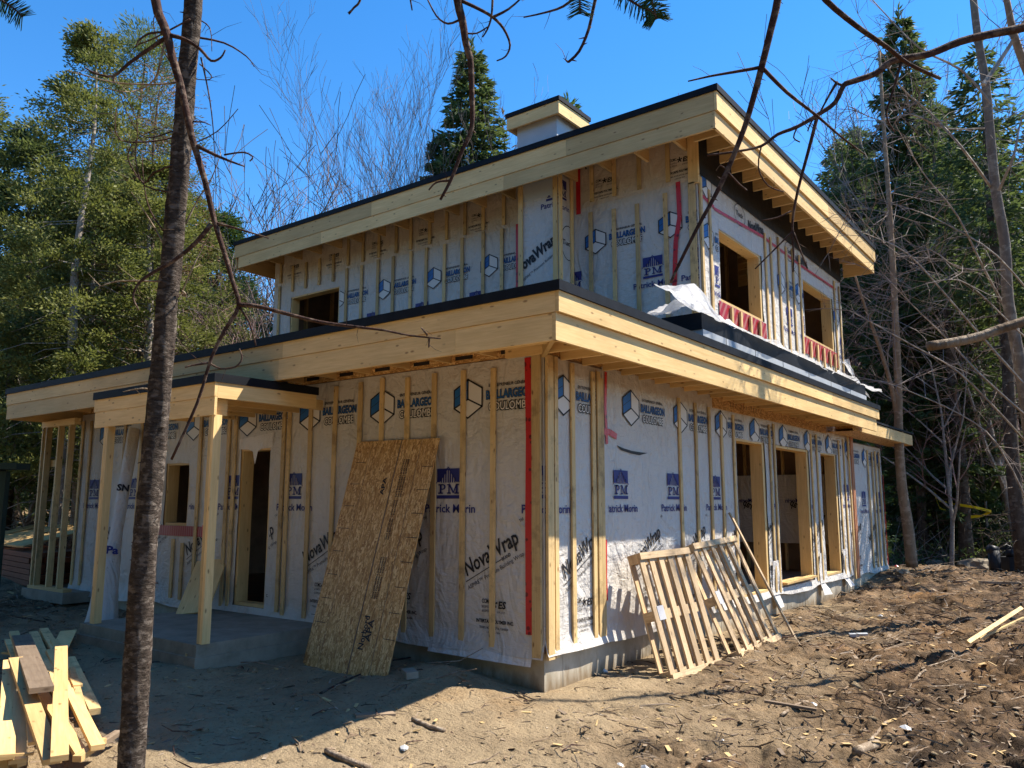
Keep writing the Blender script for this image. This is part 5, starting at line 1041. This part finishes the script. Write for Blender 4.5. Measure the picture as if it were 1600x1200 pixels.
# brush heap and lumber beyond the left end
def heap():
    p = bear(60, 19.5); t = empty('brush_pile', (p.x, p.y, gz(p.x, p.y)), 'grey heap of cut branches beyond the left end of the house', 'brush pile'); mb = MB(); g = gz(p.x, p.y)
    for i in range(1500):
        a = random.uniform(0, 6.28); r_ = 2.9*math.sqrt(random.random()); z = g+1.15*(1-(r_/3.0)**2)*random.uniform(.3, 1); c = Vector((p.x+r_*math.cos(a), p.y+r_*math.sin(a), z)); v = Vector((rs(1), rs(1), rs(.5))).normalized(); l = random.uniform(.2,.9); mb.tube([c-v*l/2, c+Vector((rs(.05), rs(.05), rs(.05))), c+v*l/2], [.012,.012,.005], M['greybark' if i % 2 else 'deadwood'], 3, False)
    o = mb.link('branches', t); o['kind'] = 'stuff'
heap()
def stack():
    o = bear(22, 15.5); g = gz(o.x, o.y)-.1; t = empty('lumber_stack', (o.x, o.y, g), 'stack of dark reddish lumber beyond the left end of the house', 'lumber stack'); d = Vector((1,-.12,0)).normalized(); n = Vector((.12,1,0)).normalized()
    for k in range(6):
        for j in range(4): a = Vector((o.x, o.y, g+.06+k*.095))-d*2.6+n*(j*.24); mb = MB(); mb.bar(a+d*rs(.05), a+d*(4.3+rs(.1)), .23, .085, M['dark']); mb.link('board', t)
    t = empty('lumber_stack', (o.x, o.y, g+.62), 'sunlit orange boards lying crosswise on the dark lumber stack', 'lumber stack')
    for j in range(13): a = Vector((o.x, o.y, g+.66))-d*(2.4-j*.28)+n*(-.1); mb = MB(); mb.bar(a, a+n*(1.5+rs(.2))+Vector((-.5,0,.30+rs(.06))), .20, .035, M['fresh']); mb.link('board', t)
stack()
def shed():
    p = bear(-18, 11); g = gz(p.x, p.y); t = empty('dark_shed', (p.x, p.y, g), 'dark green panel and ledge cut by the left edge of the photo', 'shed'); s = Vector((math.cos(YAW), math.sin(YAW), 0)); f = Vector((-math.sin(YAW), math.cos(YAW), 0))
    mm = Matrix((s, f, Vector((0,0,1)))).transposed().to_4x4(); mm.translation = (p.x, p.y, g)
    mb = MB(); mb.box((-1.2,0,0),(.12,.12,2.0), M['blackcloth'], mm); mb.link('wall', t); mb = MB(); mb.box((.125,-.04,0),(.22,.06,1.98), M['dkgreen'], mm); mb.link('corner_post', t); mb = MB(); mb.box((-1.25,-.12,2.005),(.40,.2,2.09), M['dkgreen'], mm); mb.link('roof_edge', t)
shed()
def machine():
    p = ground_at(1578, 19.5); t = empty('black_machine', p, 'black machine with hoses, grey box and tall upright post at the right edge', 'machine'); s = Vector((math.cos(YAW), math.sin(YAW), 0)); f = Vector((-math.sin(YAW), math.cos(YAW), 0))
    mm = Matrix((s, f, Vector((0,0,1)))).transposed().to_4x4(); mm.translation = p
    def B(nm, lo, hi, m='metal', bv=.02): mb = MB(); mb.box(lo, hi, M[m], mm); bevel(mb.link(nm, t), bv)
    def T_(nm, pts, r_, m='metal', n=10): mb = MB(); mb.tube([mm @ Vector(q) for q in pts], r_, M[m], n); mb.link(nm, t, True)
    T_('cylinder', [(-.48,0,-.05),(-.48,0,.58)], .13); T_('cylinder', [(-.60,0,.62),(-.40,0,.56)], .11); B('engine_body', (-.22,-.15,-.02),(.18,.3,.42)); T_('cylinder', [(-.1,0,.42),(-.1,0,.60)], .09); B('base_frame', (-.6,-.05,-.1),(1.3,.3,.02)); T_('upright_post', [(.42,0,-.05),(.42,0,1.35)], .055); B('control_box', (.18,-.1,.62),(.34,.1,.92), 'greymetal'); B('engine_body', (.5,-.2,.0),(1.2,.5,.8)); B('hitch_plate', (.2,-.12,.02),(.36,.1,.30), 'greymetal')
    for k in range(5): T_('hose', [(-.35+.05*k,0,.60),(-.15+.08*k,.02,.72-.04*k),(.12+.05*k,0,.48-.03*k),(.40,0,.78-.07*k)], .018, n=6)
    T_('wheel', [(.8,-.3,.2),(.8,-.15,.2)], .24, 'blackcloth', 20)
machine()
mb = MB(); P = [at(x, y, d) for x, y, d in [(1460,770,22.5),(1468,782,22.5),(1482,787,23.2),(1500,789,21.6),(1525,793,21.3),(1549,799,21.2),(1535,806,21.4),(1515,808,21.6),(1500,805,21.7),(1483,800,23),(1468,793,22.6),(1460,772,22.5)]]
for a, b in zip(P[:-1], P[1:]): u = Vector((0,0,.035)); mb.face([a-u, b-u, b+u, a+u], [(0,0)]*4, M['yellow'])
tag(mb.link('barrier_tape', None), 'yellow barrier tape looped round the spruce trunks on the right', 'tape')
def boulder(px, py, d, s, label):
    p = ground_at(px, d); bm = bmesh.new(); bmesh.ops.create_icosphere(bm, subdivisions=3, radius=1)
    for v in bm.verts: v.co = Vector((v.co.x*s, v.co.y*s*.8, v.co.z*s*.55))*(1+.35*(mnoise.noise(v.co*1.6)))
    me = bpy.data.meshes.new('boulder'); bm.to_mesh(me); bm.free(); me.materials.append(M['rock']); o = link('boulder', me); o.location = p+Vector((0,0,s*.15)); tag(o, label, 'rock')
boulder(1518, 850, 21, .42, 'pale boulder lying under the thick spruce trunk'); boulder(1405, 884, 17.3, .14, 'small pale rock at the foot of the slender forked tree'); boulder(1455, 848, 22, .25, 'mossy rock left of the pale boulder')
